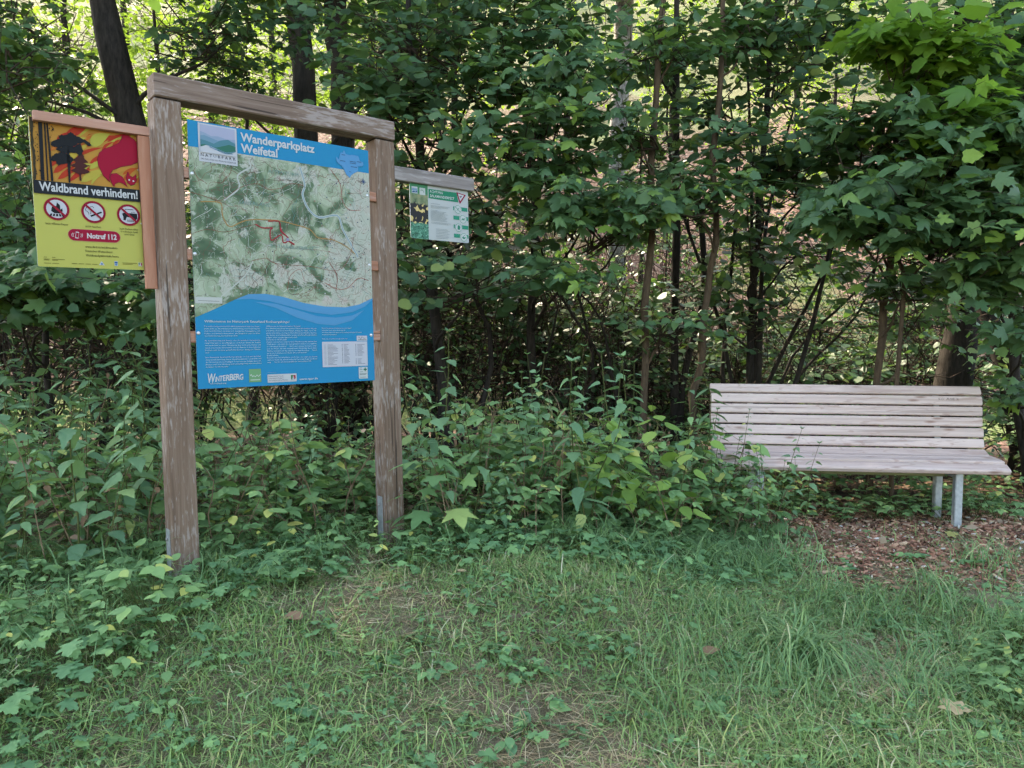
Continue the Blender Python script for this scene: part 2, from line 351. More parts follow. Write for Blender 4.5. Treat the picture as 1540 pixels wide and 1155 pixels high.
# ------------------------------------------------------------------ print helpers for the signs (flat, in panel metres)
def text_shape(s, bold=0.0, shear=0.0, res=2):
    cu = bpy.data.curves.new('txt', 'FONT'); cu.body = s; cu.size = 1; cu.offset = bold; cu.resolution_u = res; cu.shear = shear
    ob = bpy.data.objects.new('txt', cu); col.objects.link(ob)
    me = bpy.data.meshes.new_from_object(ob.evaluated_get(bpy.context.evaluated_depsgraph_get()))
    V = np.array([v.co[:2] for v in me.vertices]) if len(me.vertices) else np.zeros((0, 2))
    F = [tuple(p.vertices) for p in me.polygons]
    bpy.data.objects.remove(ob); bpy.data.curves.remove(cu); bpy.data.meshes.remove(me)
    return V, F
CAP = None
def cap_h():
    global CAP
    if CAP is None:
        V, _ = text_shape('H'); CAP = float(V[:, 1].max())
    return CAP
class Print:
    """flat printed shapes laid on a panel whose face is the local y = 0 plane, layers 0.5 mm apart"""
    def __init__(s): s.v = []; s.f = []; s.m = []; s.mats = []
    def slot(s, m):
        if m not in s.mats: s.mats.append(m)
        return s.mats.index(m)
    def poly(s, pts, hexc, layer=1):
        b = len(s.v); s.v += [(p[0], -.0006 * layer, p[1]) for p in pts]
        ar = sum(pts[i][0] * pts[(i + 1) % len(pts)][1] - pts[(i + 1) % len(pts)][0] * pts[i][1] for i in range(len(pts)))
        ix = list(range(len(pts)))
        if ar < 0: ix.reverse()
        s.f.append(tuple(b + i for i in ix)); s.m.append(s.slot(paint(hexc) if isinstance(hexc, str) else hexc))
    def rect(s, x0, z0, x1, z1, hexc, layer=1): s.poly([(x0, z0), (x1, z0), (x1, z1), (x0, z1)], hexc, layer)
    def disc(s, cx, cz, r, hexc, layer=1, n=28, rx=None):
        s.poly([(cx + (rx or r) * math.cos(2 * math.pi * k / n), cz + r * math.sin(2 * math.pi * k / n)) for k in range(n)], hexc, layer)
    def line(s, pts, wd, hexc, layer=1, smooth=True):
        P = [np.array(p, float) for p in pts]
        if smooth and len(P) > 2:
            Q = []
            E = [2 * P[0] - P[1]] + P + [2 * P[-1] - P[-2]]
            for k in range(1, len(E) - 2):
                for u in (0, .25, .5, .75):
                    a, b_, c_, d = E[k - 1], E[k], E[k + 1], E[k + 2]
                    Q.append(.5 * (2 * b_ + (c_ - a) * u + (2 * a - 5 * b_ + 4 * c_ - d) * u * u + (3 * b_ - a - 3 * c_ + d) * u ** 3))
            P = Q + [P[-1]]
        L = []; Rr = []
        for k, p in enumerate(P):
            d = P[min(k + 1, len(P) - 1)] - P[max(k - 1, 0)]; d = d / (np.linalg.norm(d) + 1e-9); nn = np.array([-d[1], d[0]]) * wd / 2
            L.append(p + nn); Rr.append(p - nn)
        m = s.slot(paint(hexc)); b = len(s.v)
        for a, c_ in zip(L, Rr): s.v += [(a[0], -.0006 * layer, a[1]), (c_[0], -.0006 * layer, c_[1])]
        for k in range(len(P) - 1): s.f.append((b + 2 * k, b + 2 * k + 1, b + 2 * k + 3, b + 2 * k + 2)); s.m.append(m)
    def text(s, body, x, z, width, cap, hexc, layer=2, bold=0.0, shear=0.0, res=2, rot=0.0, align='L'):
        V, F = text_shape(body, bold, shear, res)
        if not len(V): return
        x0, x1 = V[:, 0].min(), V[:, 0].max()
        ky = cap / cap_h(); kx = (width / (x1 - x0)) if width else ky * .92
        X = (V[:, 0] - x0) * kx; Z = V[:, 1] * ky
        if align == 'C': X = X - (x1 - x0) * kx / 2
        cr, sr = math.cos(rot), math.sin(rot)
        b = len(s.v); s.v += [(x + a * cr - c_ * sr, -.0006 * layer, z + a * sr + c_ * cr) for a, c_ in zip(X, Z)]
        m = s.slot(paint(hexc)); s.f += [tuple(b + i for i in f) for f in F]; s.m += [m] * len(F)
    def build(s, name, parent, loc=(0, 0, 0)):
        me = bpy.data.meshes.new(name); me.from_pydata(s.v, [], s.f)
        for m in s.mats: me.materials.append(m)
        me.polygons.foreach_set('material_index', s.m); me.update()
        return link(name, me, parent, loc)
def panel(name, w_, h_, face, parent, loc, th=.004, rad=0.0):
    """sheet-metal panel: face at y=0, given lower left corner; rounded corners"""
    pts = []
    if rad > 0:
        for cx, cz, a0 in ((w_ - rad, rad, -90), (w_ - rad, h_ - rad, 0), (rad, h_ - rad, 90), (rad, rad, 180)):
            for k in range(5):
                a = R(a0 + k * 22.5); pts.append((cx + rad * math.cos(a), cz + rad * math.sin(a)))
    else: pts = [(0, 0), (w_, 0), (w_, h_), (0, h_)]
    n_ = len(pts); mb = MB()
    mb.add([(p[0], 0, p[1]) for p in pts], [tuple(range(n_))], 0)
    mb.add([(p[0], th, p[1]) for p in pts], [tuple(range(n_ - 1, -1, -1))], 1)
    mb.add([(p[0], 0, p[1]) for p in pts] + [(p[0], th, p[1]) for p in pts], [(i, i + n_, (i + 1) % n_ + n_, (i + 1) % n_) for i in range(n_)], 1)
    return mb.build(name, [face, M['alu']], parent, loc)

# ------------------------------------------------------------------ information board: two posts, beam, rails, map panel
O = Vector((-1.4059, 3.34106, 1.30779))
U = Vector((.76054, .64912, .01501)).normalized()
Vv = Vector((-.01976, .00003, .9998)).normalized()
N = U.cross(Vv).normalized()          # towards the viewer
def frame_matrix(u, n, v, tilt=0.0):
    m = Matrix.Identity(4)
    for k, a in enumerate((U, -N, Vv)):
        for r in range(3): m[r][k] = a[r]
    p = O + U * u + N * n + Vv * v
    for r in range(3): m[r][3] = p[r]
    return m @ Matrix.Rotation(tilt, 4, 'Y')
BASE = -.86
ib = empty('information_board', mat=frame_matrix(0, 0, BASE))
tag(ib, 'tall wooden two-post information board with large blue trail map panel', 'information board')
def L(u, n, v): return (u, -n, v - BASE)       # board coordinates -> local
def post(u0, depth_bottom):
    mb = MB(); mb.box(0, .113, 0, .104, depth_bottom, 1.2586 - BASE, 0, .004)
    return mb.build('post', M['post'], ib, (u0, 0, 0))
pl = post(-.135, -.10); pr = post(.945, -.22)
mb = MB(); mb.box(0, 1.195, -.003, .105, 0, .0985, 0, .006); mb.build('beam', M['beam'], ib, L(-.132, 0, 1.268))
for u0 in (-.125, .955):            # packing pieces that carry the beam clear of the posts
    mb = MB(); mb.box(0, .09, .012, .09, 0, .0098); mb.build('spacer', M['bark'], ib, L(u0, 0, 1.2584))
for v0, hh in ((.935, .048), (.575, .050), (.208, .052)):
    mb = MB(); mb.box(0, .967, 0, .035, 0, hh, 0, .003); mb.build('rail', M['rail'], ib, L(-.022, -.006, v0))
# steel straps that hold the posts clear of the soil
for p_, z0 in ((pl, .04), (pr, .03)):
    mb = MB(); mb.box(-.004, 0, .034, .080, z0 - .25, z0 + .20, 0)
    st = mb.build('post_bracket', M['steel'], p_)
    mb = MB(); mb.tube([(-.0045, .057, z0 + .155), (-.012, .057, z0 + .155)], .007, 6); mb.build('bolt', M['bolt'], ib, p_.location)

# the printed map: woods, fields, relief and contour lines come from a procedural material
t = NT('trail_map_print'); v = t.mapv((1, 1, 1))
w1 = t.noise(v, 5.2, 5, .55, .4); w2 = t.noise(v, 13, 4, .6, .3); w3 = t.noise(v, 3.1, 2); w4 = t.noise(v, 30, 3)
rel = t.noise(v, 8.5, 2, .4, 1.1)
wood = t.ramp(rel.outputs[0], [(.30, lin('#466b4c')), (.46, lin('#6f8f6c')), (.51, lin('#a6bd9c')), (.68, lin('#cbd9bf'))])
field = t.ramp(w2.outputs[0], [(.35, lin('#d6d3c6')), (.55, lin('#cdd8c8')), (.7, lin('#dccfc6'))])
sx = t.n('SeparateXYZ'); t.l(v, sx.inputs[0])
east = t.n('MapRange'); east.inputs['From Min'].default_value = .45; east.inputs['From Max'].default_value = .88; east.inputs['To Max'].default_value = .17; t.l(sx.outputs[0], east.inputs['Value'])
m = t.ramp(t.math('ADD', w1.outputs[0], east.outputs[0]), [(.575, 0.0), (.60, 1.0)])
c = t.mix(m, wood, field)
con = t.math('PINGPONG', t.math('MULTIPLY', rel.outputs[0], 26.0), 1.0)
c = t.mix(t.math('MULTIPLY', t.ramp(con, [(.07, 1.0), (.2, 0.0)]), .5), c, lin('#7a6a58'))
con2 = t.math('PINGPONG', t.math('MULTIPLY', w2.outputs[0], 9.0), 1.0)
c = t.mix(t.math('MULTIPLY', t.ramp(con2, [(.03, 1.0), (.09, 0.0)]), .55), c, lin('#e9efe4'))
c = t.mix(t.ramp(w4.outputs[0], [(.72, 0.0), (.76, .6)]), c, lin('#5d5a60'))
c = t.mix(1.0, c, (.50, .50, .50, 1), 'MULTIPLY'); t.bsdf(c, .5, .25); M['map'] = t.mat

BW, BH = .9, 1.19
bp = panel('map_panel', BW, BH, paint('#00a6de'), ib, L(0, 0, 0))
bp['label'] = 'sky blue panel printed with a hiking map'
wave = [(-.0, .32), (.084, .358), (.18, .404), (.245, .431), (.325, .435), (.413, .423), (.518, .396), (.627, .381), (.742, .379), (.821, .395), (.9, .429)]
pr_ = Print()
pr_.poly([(0, 1.074), (0, .32)] + wave[1:] + [(.9, 1.074)], M['map'], 1)
pr_.build('map_print', bp)
P = Print()                                    # roads, rivers, trails
rr = random.Random(3)
def wiggle(p, q, n_, amp):
    o = []
    for k in range(n_ + 1):
        u = k / n_; o.append((p[0] + (q[0] - p[0]) * u + rr.uniform(-amp, amp), p[1] + (q[1] - p[1]) * u + rr.uniform(-amp, amp)))
    return o
def inmap(p):
    zz = np.interp(p[0], [a for a, _ in wave], [b for _, b in wave]); return .008 < p[0] < .892 and zz + .012 < p[1] < 1.066
for k in range(330):
    a = (rr.uniform(.02, .88), rr.uniform(.4, 1.05)); an = rr.uniform(0, 6.28); ln = rr.uniform(.05, .2)
    b = (a[0] + ln * math.cos(an), a[1] + ln * math.sin(an))
    pts = [q for q in wiggle(a, b, 5, .014) if inmap(q)]
    if len(pts) > 2: P.line(pts, rr.choice((.0009, .0012, .0018)), rr.choice(('#8a5f55', '#6d6258', '#b98f86', '#e9eee6', '#dfe8dc', '#9a4f48', '#74a8a8')), 2)
for k in range(110):                            # built-up specks, thick in the east of the map
    a = (min(.885, max(.02, rr.gauss(.72, .13))), rr.uniform(.44, 1.05))
    if inmap(a): P.rect(a[0], a[1], a[0] + rr.uniform(.003, .008), a[1] + rr.uniform(.003, .006), rr.choice(('#b5827a', '#4a4e66', '#c79890', '#e8c0ae', '#3c4c86')), 3)
for k in range(40):
    a = (rr.uniform(.02, .88), rr.uniform(.42, 1.05))
    if inmap(a): P.disc(a[0], a[1], .0032, rr.choice(('#f2f3f0', '#d8dcd4', '#3f4a7d', '#44464a')), 3, 8)
river = [(.52, 1.053), (.542, .97), (.529, .922), (.556, .858), (.613, .82), (.711, .839), (.74, .773), (.784, .699), (.821, .639)]
P.line(river, .012, '#e4ebe6', 3); P.line(river, .004, '#8fc0cf', 4)
P.line([(.269, 1.044), (.274, 1.019), (.214, .973), (.219, .917), (.147, .853)], .007, '#dfe6df', 3)
P.line([(.0, .873), (.061, .862), (.134, .851), (.219, .917), (.304, .947), (.356, .927), (.425, .942), (.468, .967), (.524, .968), (.545, .957)], .0019, '#a0564a', 4)
P.line([(.043, .835), (.091, .841), (.134, .836), (.138, .783), (.167, .736), (.219, .76), (.271, .777), (.392, .785), (.482, .774), (.56, .757), (.602, .72), (.677, .716), (.752, .69), (.806, .652)], .0042, '#d0a468', 4)
P.line([(.681, 1.066), (.732, 1.0), (.745, .912), (.782, .874), (.845, .88)], .0025, '#c05a55', 4)
P.line([(.004, .692), (.068, .715), (.147, .71), (.244, .743), (.297, .76)], .0019, '#9a5148', 4)
P.line([(.264, .586), (.338, .603), (.384, .58), (.56, .576), (.702, .563), (.774, .637), (.80, .74)], .0019, '#a8544c', 4)
P.line([(.435, .457), (.451, .524), (.502, .559), (.522, .507)], .0019, '#b85a50', 4)
P.line([(.117, .415), (.229, .514), (.271, .586)], .006, '#dfe6dc', 3)
P.line([(.63, .50), (.70, .47), (.76, .48), (.82, .53), (.88, .52)], .0025, '#c25c50', 4)
P.line([(.66, .60), (.70, .535), (.69, .46)], .003, '#b0655c', 4)
red = [(.351, .778), (.405, .78), (.411, .738), (.441, .711), (.444, .691), (.422, .683), (.413, .719), (.364, .689), (.359, .734), (.37, .748), (.323, .744), (.29, .757)]
P.line(red, .0055, '#c8404e', 5); P.line([(.444, .695), (.478, .677)], .007, '#c8404e', 5)
P.line([(.405, .78), (.418, .738), (.45, .708)], .0035, '#d8606a', 5)
P.disc(.444, .698, .008, '#b7b2d6', 6, 14)
for wd, x, z, ww in (('ASTENTURM', .36, 1.005, .15), ('SAUERLAND', .215, .845, .155), ('ROTHAARGEBIRGE', .36, .655, .22)):
    P.text(wd, x, z, ww, .016, '#8fb7ae', 4, res=1)
P.rect(.002, .384, .122, .412, '#e6ebe6', 4); P.line([(.015, .396), (.108, .394)], .0015, '#777777', 5)
for a in (0, 45, 90, 135):
    d = .016 if a % 90 == 0 else .011
    P.line([(.866 - d * math.cos(R(a)), 1.026 - d * math.sin(R(a))), (.866 + d * math.cos(R(a)), 1.026 + d * math.sin(R(a)))], .0028, '#4a6a9a', 5)
P.build('map_lines', bp)
P = Print()                                    # white and pale-blue shapes of the layout
P.poly([(.18, .404), (.245, .431), (.325, .435), (.413, .423), (.518, .396), (.627, .381), (.742, .379), (.821, .395), (.9, .43), (.9, .422), (.853, .385), (.78, .355), (.663, .34), (.552, .352), (.446, .377), (.344, .401), (.257, .409)], '#5cb4ea', 2)
P.poly([(.27, .396), (.377, .389), (.481, .361), (.588, .332), (.686, .326), (.779, .338), (.848, .367), (.779, .313), (.677, .286), (.587, .294), (.479, .324), (.376, .369)], '#5cb4ea', 2)
P.build('wave_stripes', bp); P = Print()
P.poly([(.714, 1.125), (.716, 1.132), (.722, 1.126), (.729, 1.12), (.734, 1.14), (.741, 1.156), (.752, 1.157), (.757, 1.169), (.763, 1.167), (.768, 1.153), (.79, 1.15), (.803, 1.154), (.839, 1.153), (.846, 1.137), (.848, 1.128), (.866, 1.126), (.868, 1.112), (.859, 1.104), (.837, 1.1), (.837, 1.085), (.832, 1.072), (.812, 1.062), (.796, 1.05), (.787, 1.035), (.777, 1.045), (.768, 1.05), (.755, 1.075), (.743, 1.091), (.728, 1.098), (.717, 1.108)], '#62b5ef', 6)
for a, b, ln in ((.745, 1.145, .02), (.735, 1.114, .03), (.79, 1.118, .035), (.79, 1.11, .035), (.83, 1.122, .025), (.795, 1.092, .035), (.785, 1.065, .012)):
    P.rect(a, b, a + ln, b + .003, '#44688c', 7)
P.build('region_outline', bp)
P = Print()                                    # nature park emblem
P.rect(.044, 1.015, .216, 1.184, '#e9edf6', 3)
P.rect(.052, 1.066, .208, 1.178, '#c9d0ee', 4)
P.poly([(.052, 1.148), (.075, 1.142), (.10, 1.132), (.13, 1.136), (.17, 1.128), (.208, 1.132), (.208, 1.066), (.052, 1.066)], '#a9c3e0', 5)
P.poly([(.052, 1.128), (.07, 1.132), (.10, 1.124), (.13, 1.116), (.16, 1.125), (.208, 1.118), (.208, 1.066), (.052, 1.066)], '#86b4cf', 6)
P.poly([(.052, 1.112), (.08, 1.108), (.11, 1.100), (.14, 1.118), (.175, 1.128), (.208, 1.112), (.208, 1.066), (.052, 1.066)], '#5f9fae', 7)
P.poly([(.052, 1.088), (.07, 1.092), (.09, 1.086), (.12, 1.084), (.15, 1.095), (.18, 1.106), (.208, 1.10), (.208, 1.066), (.052, 1.066)], '#3f8a78', 8)
P.poly([(.050, 1.062), (.05, 1.078), (.075, 1.088), (.10, 1.086), (.13, 1.072), (.165, 1.064), (.19, 1.068), (.21, 1.078), (.21, 1.055), (.05, 1.055)], '#e9edf6', 9)
P.line([(.09, 1.084), (.125, 1.072), (.16, 1.063), (.195, 1.066)], .003, '#5e9cc6', 10); P.line([(.085, 1.088), (.125, 1.078), (.165, 1.068), (.205, 1.077)], .002, '#8cbcdc', 10)
P.text('N A T U R P A R K', .052, 1.038, .156, .0135, '#3d4450', 4, .006, res=1)
P.text('SAUERLAND ROTHAARGEBIRGE', .052, 1.0235, .156, .0075, '#70757e', 4, res=1)
P.build('park_emblem', bp)
P = Print()
P.text('Wanderparkplatz', .2335, 1.1335, .366, .037, '#eef4f8', 3, .028, res=3)
P.text('Weifetal', .2335, 1.0835, .175, .037, '#eef4f8', 3, .028, res=3)
P.build('title_lettering', bp); P = Print()
P.text('Willkommen im Naturpark Sauerland Rothaargebirge!', .0387, .2985, .40, .0105, '#e8f2f8', 3, .012, res=1)
P.build('heading_lettering', bp)
P = Print()
c1 = ['Die wald- und gewässerreiche Mittelgebirgslandschaft des Natur-', 'parks zählt zu den beliebtesten Wanderregionen Deutschlands.', 'Auf rund 4000 km² vereinen sich einzigartige Schutzgebiete mit', 'Kultur- und Industriedenkmälern, die Zeugnisse einer der ältes-', 'ten Industrieregionen Europas sind!', '', 'Ihr sucht Erholung und Genuss oder die sportliche Herausforde-', 'rung? Hier gibt es eine Menge zu entdecken: Erlebt die Vielfalt', 'der Landschaft bei einer Wanderung über waldreiche Höhen und', 'durch artenreiche Wiesentäler, bei der Einkehr in den idyllischen', 'Dörfern oder bei einer gemütlichen Radtour entlang der Talsper-', 'ren!', '', 'Der Naturpark Sauerland Rothaargebirge e.V. hat sich die Erhal-', 'tung und Entwicklung dieser charakteristischen Landschaft und', 'die Förderung des nachhaltigen Tourismus zur Aufgabe gemacht.', 'Ebenso sind Umweltbildung und nachhaltige Regionalentwicklung', 'Aufgaben des Naturparks.']
for k, s_ in enumerate(c1):
    if s_: P.text(s_, .0375, .2785 - k * .0108, .256 if len(s_) > 50 else .0042 * len(s_), .0056, '#dcecf6', 3, .008, res=1)
c2 = ['Willkommen im Naturschutzgebiet Weifetal!', 'Das Weifetal ist geprägt von grünen Tälern mit feuchten Wiesen', 'und dichten Wäldern an ihren Hängen. Entlang der Hänge und im Tal-', 'grund erstrecken sich magere Rasenflächen und Heiden. Biotope', 'wie Bruch- und Schluchtwälder sowie natürliche Flussabschnitte', 'prägen diese einzigartige Landschaft.', 'Entdeckt die Weifequelle', 'Begebt euch auf eine inspirierende Wanderung zur malerischen', 'Weifequelle und erlebt die unvergleichliche Natur. Der idyllische', 'ca. 3 km lange Rundweg      führt euch entlang des klaren Was-', 'sers der Weife. Für eine ausgedehntere Erkundung durch dichte', 'Wälder empfiehlt sich der etwa 5,2 km lange Rundweg      Taucht', 'ein in die Schönheit und Ruhe dieser Landschaft!', 'Heidekopfturm', 'Besucht den Heidekopfturm, nur 2,8 km oder etwa eine Stunde', 'entfernt! Erlebt das atemberaubende Panorama! Folgt dem Rund-', 'weg      bis ihr auf den Sauerländer Höhenflug trefft']
for k, s_ in enumerate(c2):
    P.text(s_, .3225, .2795 - k * .0107, .256 if len(s_) > 56 else .0042 * len(s_), .0056, '#dcecf6', 3, .008, res=1)
for k, s_ in enumerate(['Ihr sucht weitere Informationen und Tipps?', 'Informiert euch unter www.npsr.de', 'Hinweise zum Verhalten in der Landschaft findet ihr unter', 'www.natürlich.npsr.de', '', 'Kartenausschnitt bereitgestellt von:']):
    if s_: P.text(s_, .608, .2705 - k * .0107, min(.228, .0039 * len(s_)), .0056, '#dcecf6', 3, .008, res=1)
P.build('body_lettering', bp)
P = Print()
P.rect(.606, .078, .860, .205, '#e7ebf7', 3); P.rect(.800, .208, .861, .234, '#e7ebf7', 3)
P.line([(.806, .222), (.814, .229), (.822, .217), (.83, .229), (.84, .221), (.852, .222)], .002, '#666666', 4); P.rect(.806, .212, .856, .2145, '#777777', 4)
for k in range(17):
    z = .188 - k * .0062
    P.rect(.635, z, .635 + rr.uniform(.02, .058), z + .0022, '#9a9aa6', 4); P.rect(.616, z, .628, z + .002, '#bcbcc6', 4)
    if k < 16: P.rect(.725, z, .725 + rr.uniform(.015, .034), z + .0022, '#9a9aa6', 4); P.rect(.714, z, .718, z + .003, '#777788', 4)
    if k not in (10, 11): P.rect(.802, z, .802 + rr.uniform(.016, .045), z + .0022, '#9a9aa6', 4); P.rect(.791, z, .795, z + .003, '#777788', 4)
P.rect(.232, .020, .290, .082, '#86c38e', 3); P.line([(.237, .05), (.243, .056), (.248, .046), (.255, .05), (.262, .045), (.27, .053), (.277, .046), (.287, .056)], .003, '#e7f3ea', 4); P.rect(.238, .028, .284, .033, '#d4ead8', 4)
P.rect(.3207, .014, .4661, .053, '#eaeef3', 3)
for k, s_ in enumerate(('Ministerium für Umwelt,', 'Naturschutz und Verkehr', 'des Landes Nordrhein-Westfalen')): P.text(s_, .326, .041 - k * .0098, .004 * len(s_) * .8, .0055, '#555a60', 4, res=1)
P.poly([(.437, .046), (.449, .046), (.441, .02), (.437, .03)], '#3f8f5c', 4); P.poly([(.449, .046), (.461, .046), (.461, .03), (.453, .02)], '#c84a5a', 4); P.poly([(.446, .036), (.452, .036), (.456, .02), (.443, .02)], '#d8dde2', 5)
P.rect(.806, .012, .858, .0725, '#e6f1f1', 3); P.rect(.834, .056, .853, .062, '#178a6c', 4); P.rect(.8405, .0495, .8465, .0685, '#178a6c', 4)
for a, b, l_ in ((.812, .066, .012), (.812, .058, .016), (.814, .046, .015), (.811, .036, .04), (.811, .031, .035), (.814, .018, .034)): P.rect(a, b, a + l_, b + .0028, '#8d9a9e', 4)
x = .0415
for ch, cp, wd, dz, rt in (('W', .040, .036, -.004, -.05), ('i', .022, .006, -.001, 0), ('N', .021, .016, .0, .03), ('T', .024, .017, .001, -.02), ('E', .024, .015, .002, .03), ('R', .026, .018, .002, -.03), ('B', .027, .019, .003, .03), ('E', .026, .015, .004, -.02), ('R', .026, .017, .004, .04), ('G', .025, .019, .003, .03)):
    P.text(ch, x, .031 + dz, wd, cp, '#e8f2f8', 3, .026, .12, 2, rt); x += wd - .0015
P.text('mit Hallenberg', .053, .0185, .072, .0072, '#dcecf6', 3, .01, res=1)
P.text('www.npsr.de', .48, .019, .098, .011, '#e8f2f8', 3, .014, res=1)
P.text('Gefördert durch:', .3225, .06, .044, .0042, '#bfe0f2', 3, res=1)
P.build('logo_prints', bp)
for u_, v_ in ((.0115, .2505), (.886, .237), (.0125, .955), (.0105, .602), (.888, .60), (.887, .958)):
    mb = MB(); n_ = 10
    Vd = [(.0085 * q * math.cos(2 * math.pi * k / n_), -.001 - .005 * (1 - q * q), .0085 * q * math.sin(2 * math.pi * k / n_)) for q in (1, .7, .3) for k in range(n_)]
    Fd = [(r_ * n_ + k, r_ * n_ + (k + 1) % n_, (r_ + 1) * n_ + (k + 1) % n_, (r_ + 1) * n_ + k) for r_ in range(2) for k in range(n_)] + [tuple(range(2 * n_, 3 * n_))]
    mb.add(Vd, Fd, 0, True); mb.build('screw_cap', M['alu'], bp, (u_, 0, v_))

# ------------------------------------------------------------------ forest-fire warning sign on the left post
fs = empty('fire_warning_sign', mat=frame_matrix(-.137, -.045, .446, -R(.8)))
tag(fs, 'yellow forest fire warning sign in reddish wooden frame bolted to the board post', 'sign')
mb = MB(); mb.box(-.047, 0, 0, .022, 0, .654, 0, .002); mb.build('upright_batten', M['redwood_z'], fs)
mb = MB(); mb.box(-.428, .0, -.006, .024, .656, .694, 0, .002); mb.build('top_batten', M['redwood_x'], fs)
FW, FH = .42, .594
fp = panel('warning_panel', FW, FH, paint('#e0de74'), fs, (-.4405, .026, .082), .004, .004)
fp['label'] = 'yellow printed panel with fox, burning forest and prohibition symbols'
P = Print(); rr = random.Random(9)
P.rect(.002, .345, .418, .592, '#e3a54c', 1)
def flame(x, z, ln, wd, an, c_, ly):
    o = []
    for k in range(7):
        u = k / 6; o.append((u * ln, wd * math.sin(math.pi * u ** .7) * .5 + .008 * math.sin(3 * u)))
    for k in range(5, 0, -1):
        u = k / 6; o.append((u * ln, -wd * math.sin(math.pi * u ** .7) * .5 + .008 * math.sin(3 * u)))
    q = [(x + a * math.cos(an) - b * math.sin(an), z + a * math.sin(an) + b * math.cos(an)) for a, b in o]
    q = [(min(.418, max(.003, a)), min(.591, max(.346, b))) for a, b in q]
    P.poly(q, c_, ly)
ly = 2
for k in range(56):
    x = rr.uniform(.06, .38); z = rr.uniform(.345, .56)
    dd = (x - .06) / .36
    c_ = rr.choice(('#d9482c', '#e0672f', '#e8853c', '#e3a54c', '#d8402e')) if rr.random() < .72 else rr.choice(('#d8cf5a', '#e4c552'))
    if x > .33 and z < .45: c_ = rr.choice(('#d8cf5a', '#d9a94e', '#cfc95a', '#dc7a3a'))
    flame(x, z, rr.uniform(.06, .15), rr.uniform(.010, .026), R(rr.uniform(24, 46)), c_, 2 + k * .05)
flame(.215, .505, .10, .045, R(38), '#d6d05c', 5)
flame(.205, .41, .09, .02, R(28), '#d6cf5a', 5); flame(.17, .352, .13, .03, R(30), '#dbc957', 5)
# fox: sweeping tail, body and head
tail = [(.3384, .5681), (.3605, .5698), (.3851, .5548), (.4026, .5231), (.409, .4892), (.3993, .4673), (.3663, .4463), (.3246, .4343), (.2924, .4168), (.2787, .3915), (.2788, .3663), (.2571, .389), (.241, .4271), (.238, .4533), (.2471, .4812), (.2664, .5005), (.298, .515), (.3238, .5322), (.3358, .5509)]
body = [(.2814, .3852), (.2884, .3994), (.3073, .4033), (.3284, .3907), (.3398, .3682), (.3482, .3504), (.3301, .3654), (.3147, .3687), (.2986, .3602), (.2946, .3475), (.2863, .3621)]
head = [(.3518, .4155), (.3574, .4008), (.3697, .3938), (.3834, .4091), (.3836, .3834), (.3745, .3652), (.3615, .3597), (.3493, .3693), (.3441, .3891)]
for q in (tail, body, head):
    P.line(q + [q[0]], .004, '#8e1c34', 6, False); P.poly(q, '#c4163f', 7)
P.disc(.3554, .3819, .0034, '#f2eef0', 8, 12); P.disc(.3714, .3786, .0034, '#f2eef0', 8, 12)
# black trees
def ragged(pts, amp, n_=5):
    o = []
    for k in range(len(pts)):
        a, b = pts[k], pts[(k + 1) % len(pts)]
        for u in range(n_): o.append((a[0] + (b[0] - a[0]) * u / n_ + rr.uniform(-amp, amp), a[1] + (b[1] - a[1]) * u / n_ + rr.uniform(-amp, amp)))
    return o
K = '#25282d'
for q in ([(.0723, .486), (.0729, .499), (.1024, .5193), (.1002, .5303), (.1293, .5395), (.1444, .55), (.167, .5388), (.2015, .5243), (.2186, .5103), (.2092, .5023), (.1892, .5159), (.165, .505), (.15, .49), (.12, .492), (.1, .481)],
          [(.085, .474), (.12, .492), (.15, .492), (.176, .511), (.187, .48), (.174, .458), (.158, .47), (.12, .462), (.10, .468)],
          [(.0688, .4278), (.0726, .4443), (.0847, .4555), (.11, .465), (.135, .458), (.15, .44), (.137, .4204), (.1257, .4255), (.0931, .4084), (.085, .425)]):
    P.poly(ragged(q, .0022), K, 9)
P.poly([(.1265, .345), (.1257, .46), (.134, .49), (.137, .42), (.1325, .345)], K, 9)
P.poly(ragged([(.1683, .3818), (.1383, .3946), (.1538, .4095), (.1367, .4172), (.1578, .4296), (.1469, .4413), (.165, .4535), (.172, .4755), (.1862, .4629), (.1913, .4472), (.2025, .4354), (.1843, .4298), (.2077, .4229), (.1832, .4099), (.2123, .397), (.1759, .386)], .0018), '#5b2c2c', 8)
P.rect(.1665, .358, .1735, .386, '#5b2c2c', 8)
for x0, x1, x2, x3 in ((.0323, .0464, .0418, .0291), (.0518, .0574, .0558, .0502), (.060, .0656, .0727, .0642)): P.poly([(x0, .585), (x1, .585), (x2, .345), (x3, .345)], K, 9)
P.poly(ragged([(.003, .59), (.02, .588), (.012, .5), (.018, .43), (.011, .345), (.003, .345)], .003, 7), '#4a4432', 9)
for k in range(60): P.disc(rr.uniform(.004, .03) if k < 40 else rr.uniform(.06, .085), rr.uniform(.36, .585) if k < 40 else rr.uniform(.5, .585), rr.uniform(.0012, .0032), K, 9, 6)
P.build('forest_picture', fp)
P = Print()
P.rect(.0015, .2915, .4185, .3435, '#2b3036', 10)
P.text('Waldbrand verhindern!', .0205, .3035, .364, .034, '#f0f2f4', 11, .022, res=3)
P.build('heading_lettering', fp)
P = Print()
for cx, cz in ((.0777, .2349), (.2113, .2335), (.3454, .232)):
    P.disc(cx, cz, .0475, '#e3c45c', 2, 36); P.disc(cx, cz, .0455, '#b01b3e', 3, 36); P.disc(cx, cz, .0365, '#e6e9f2', 4, 36)
    P.line([(cx - .031, cz + .029), (cx + .031, cz - .029)], .0085, '#b8243f', 8)
cx, cz = .0777, .2349
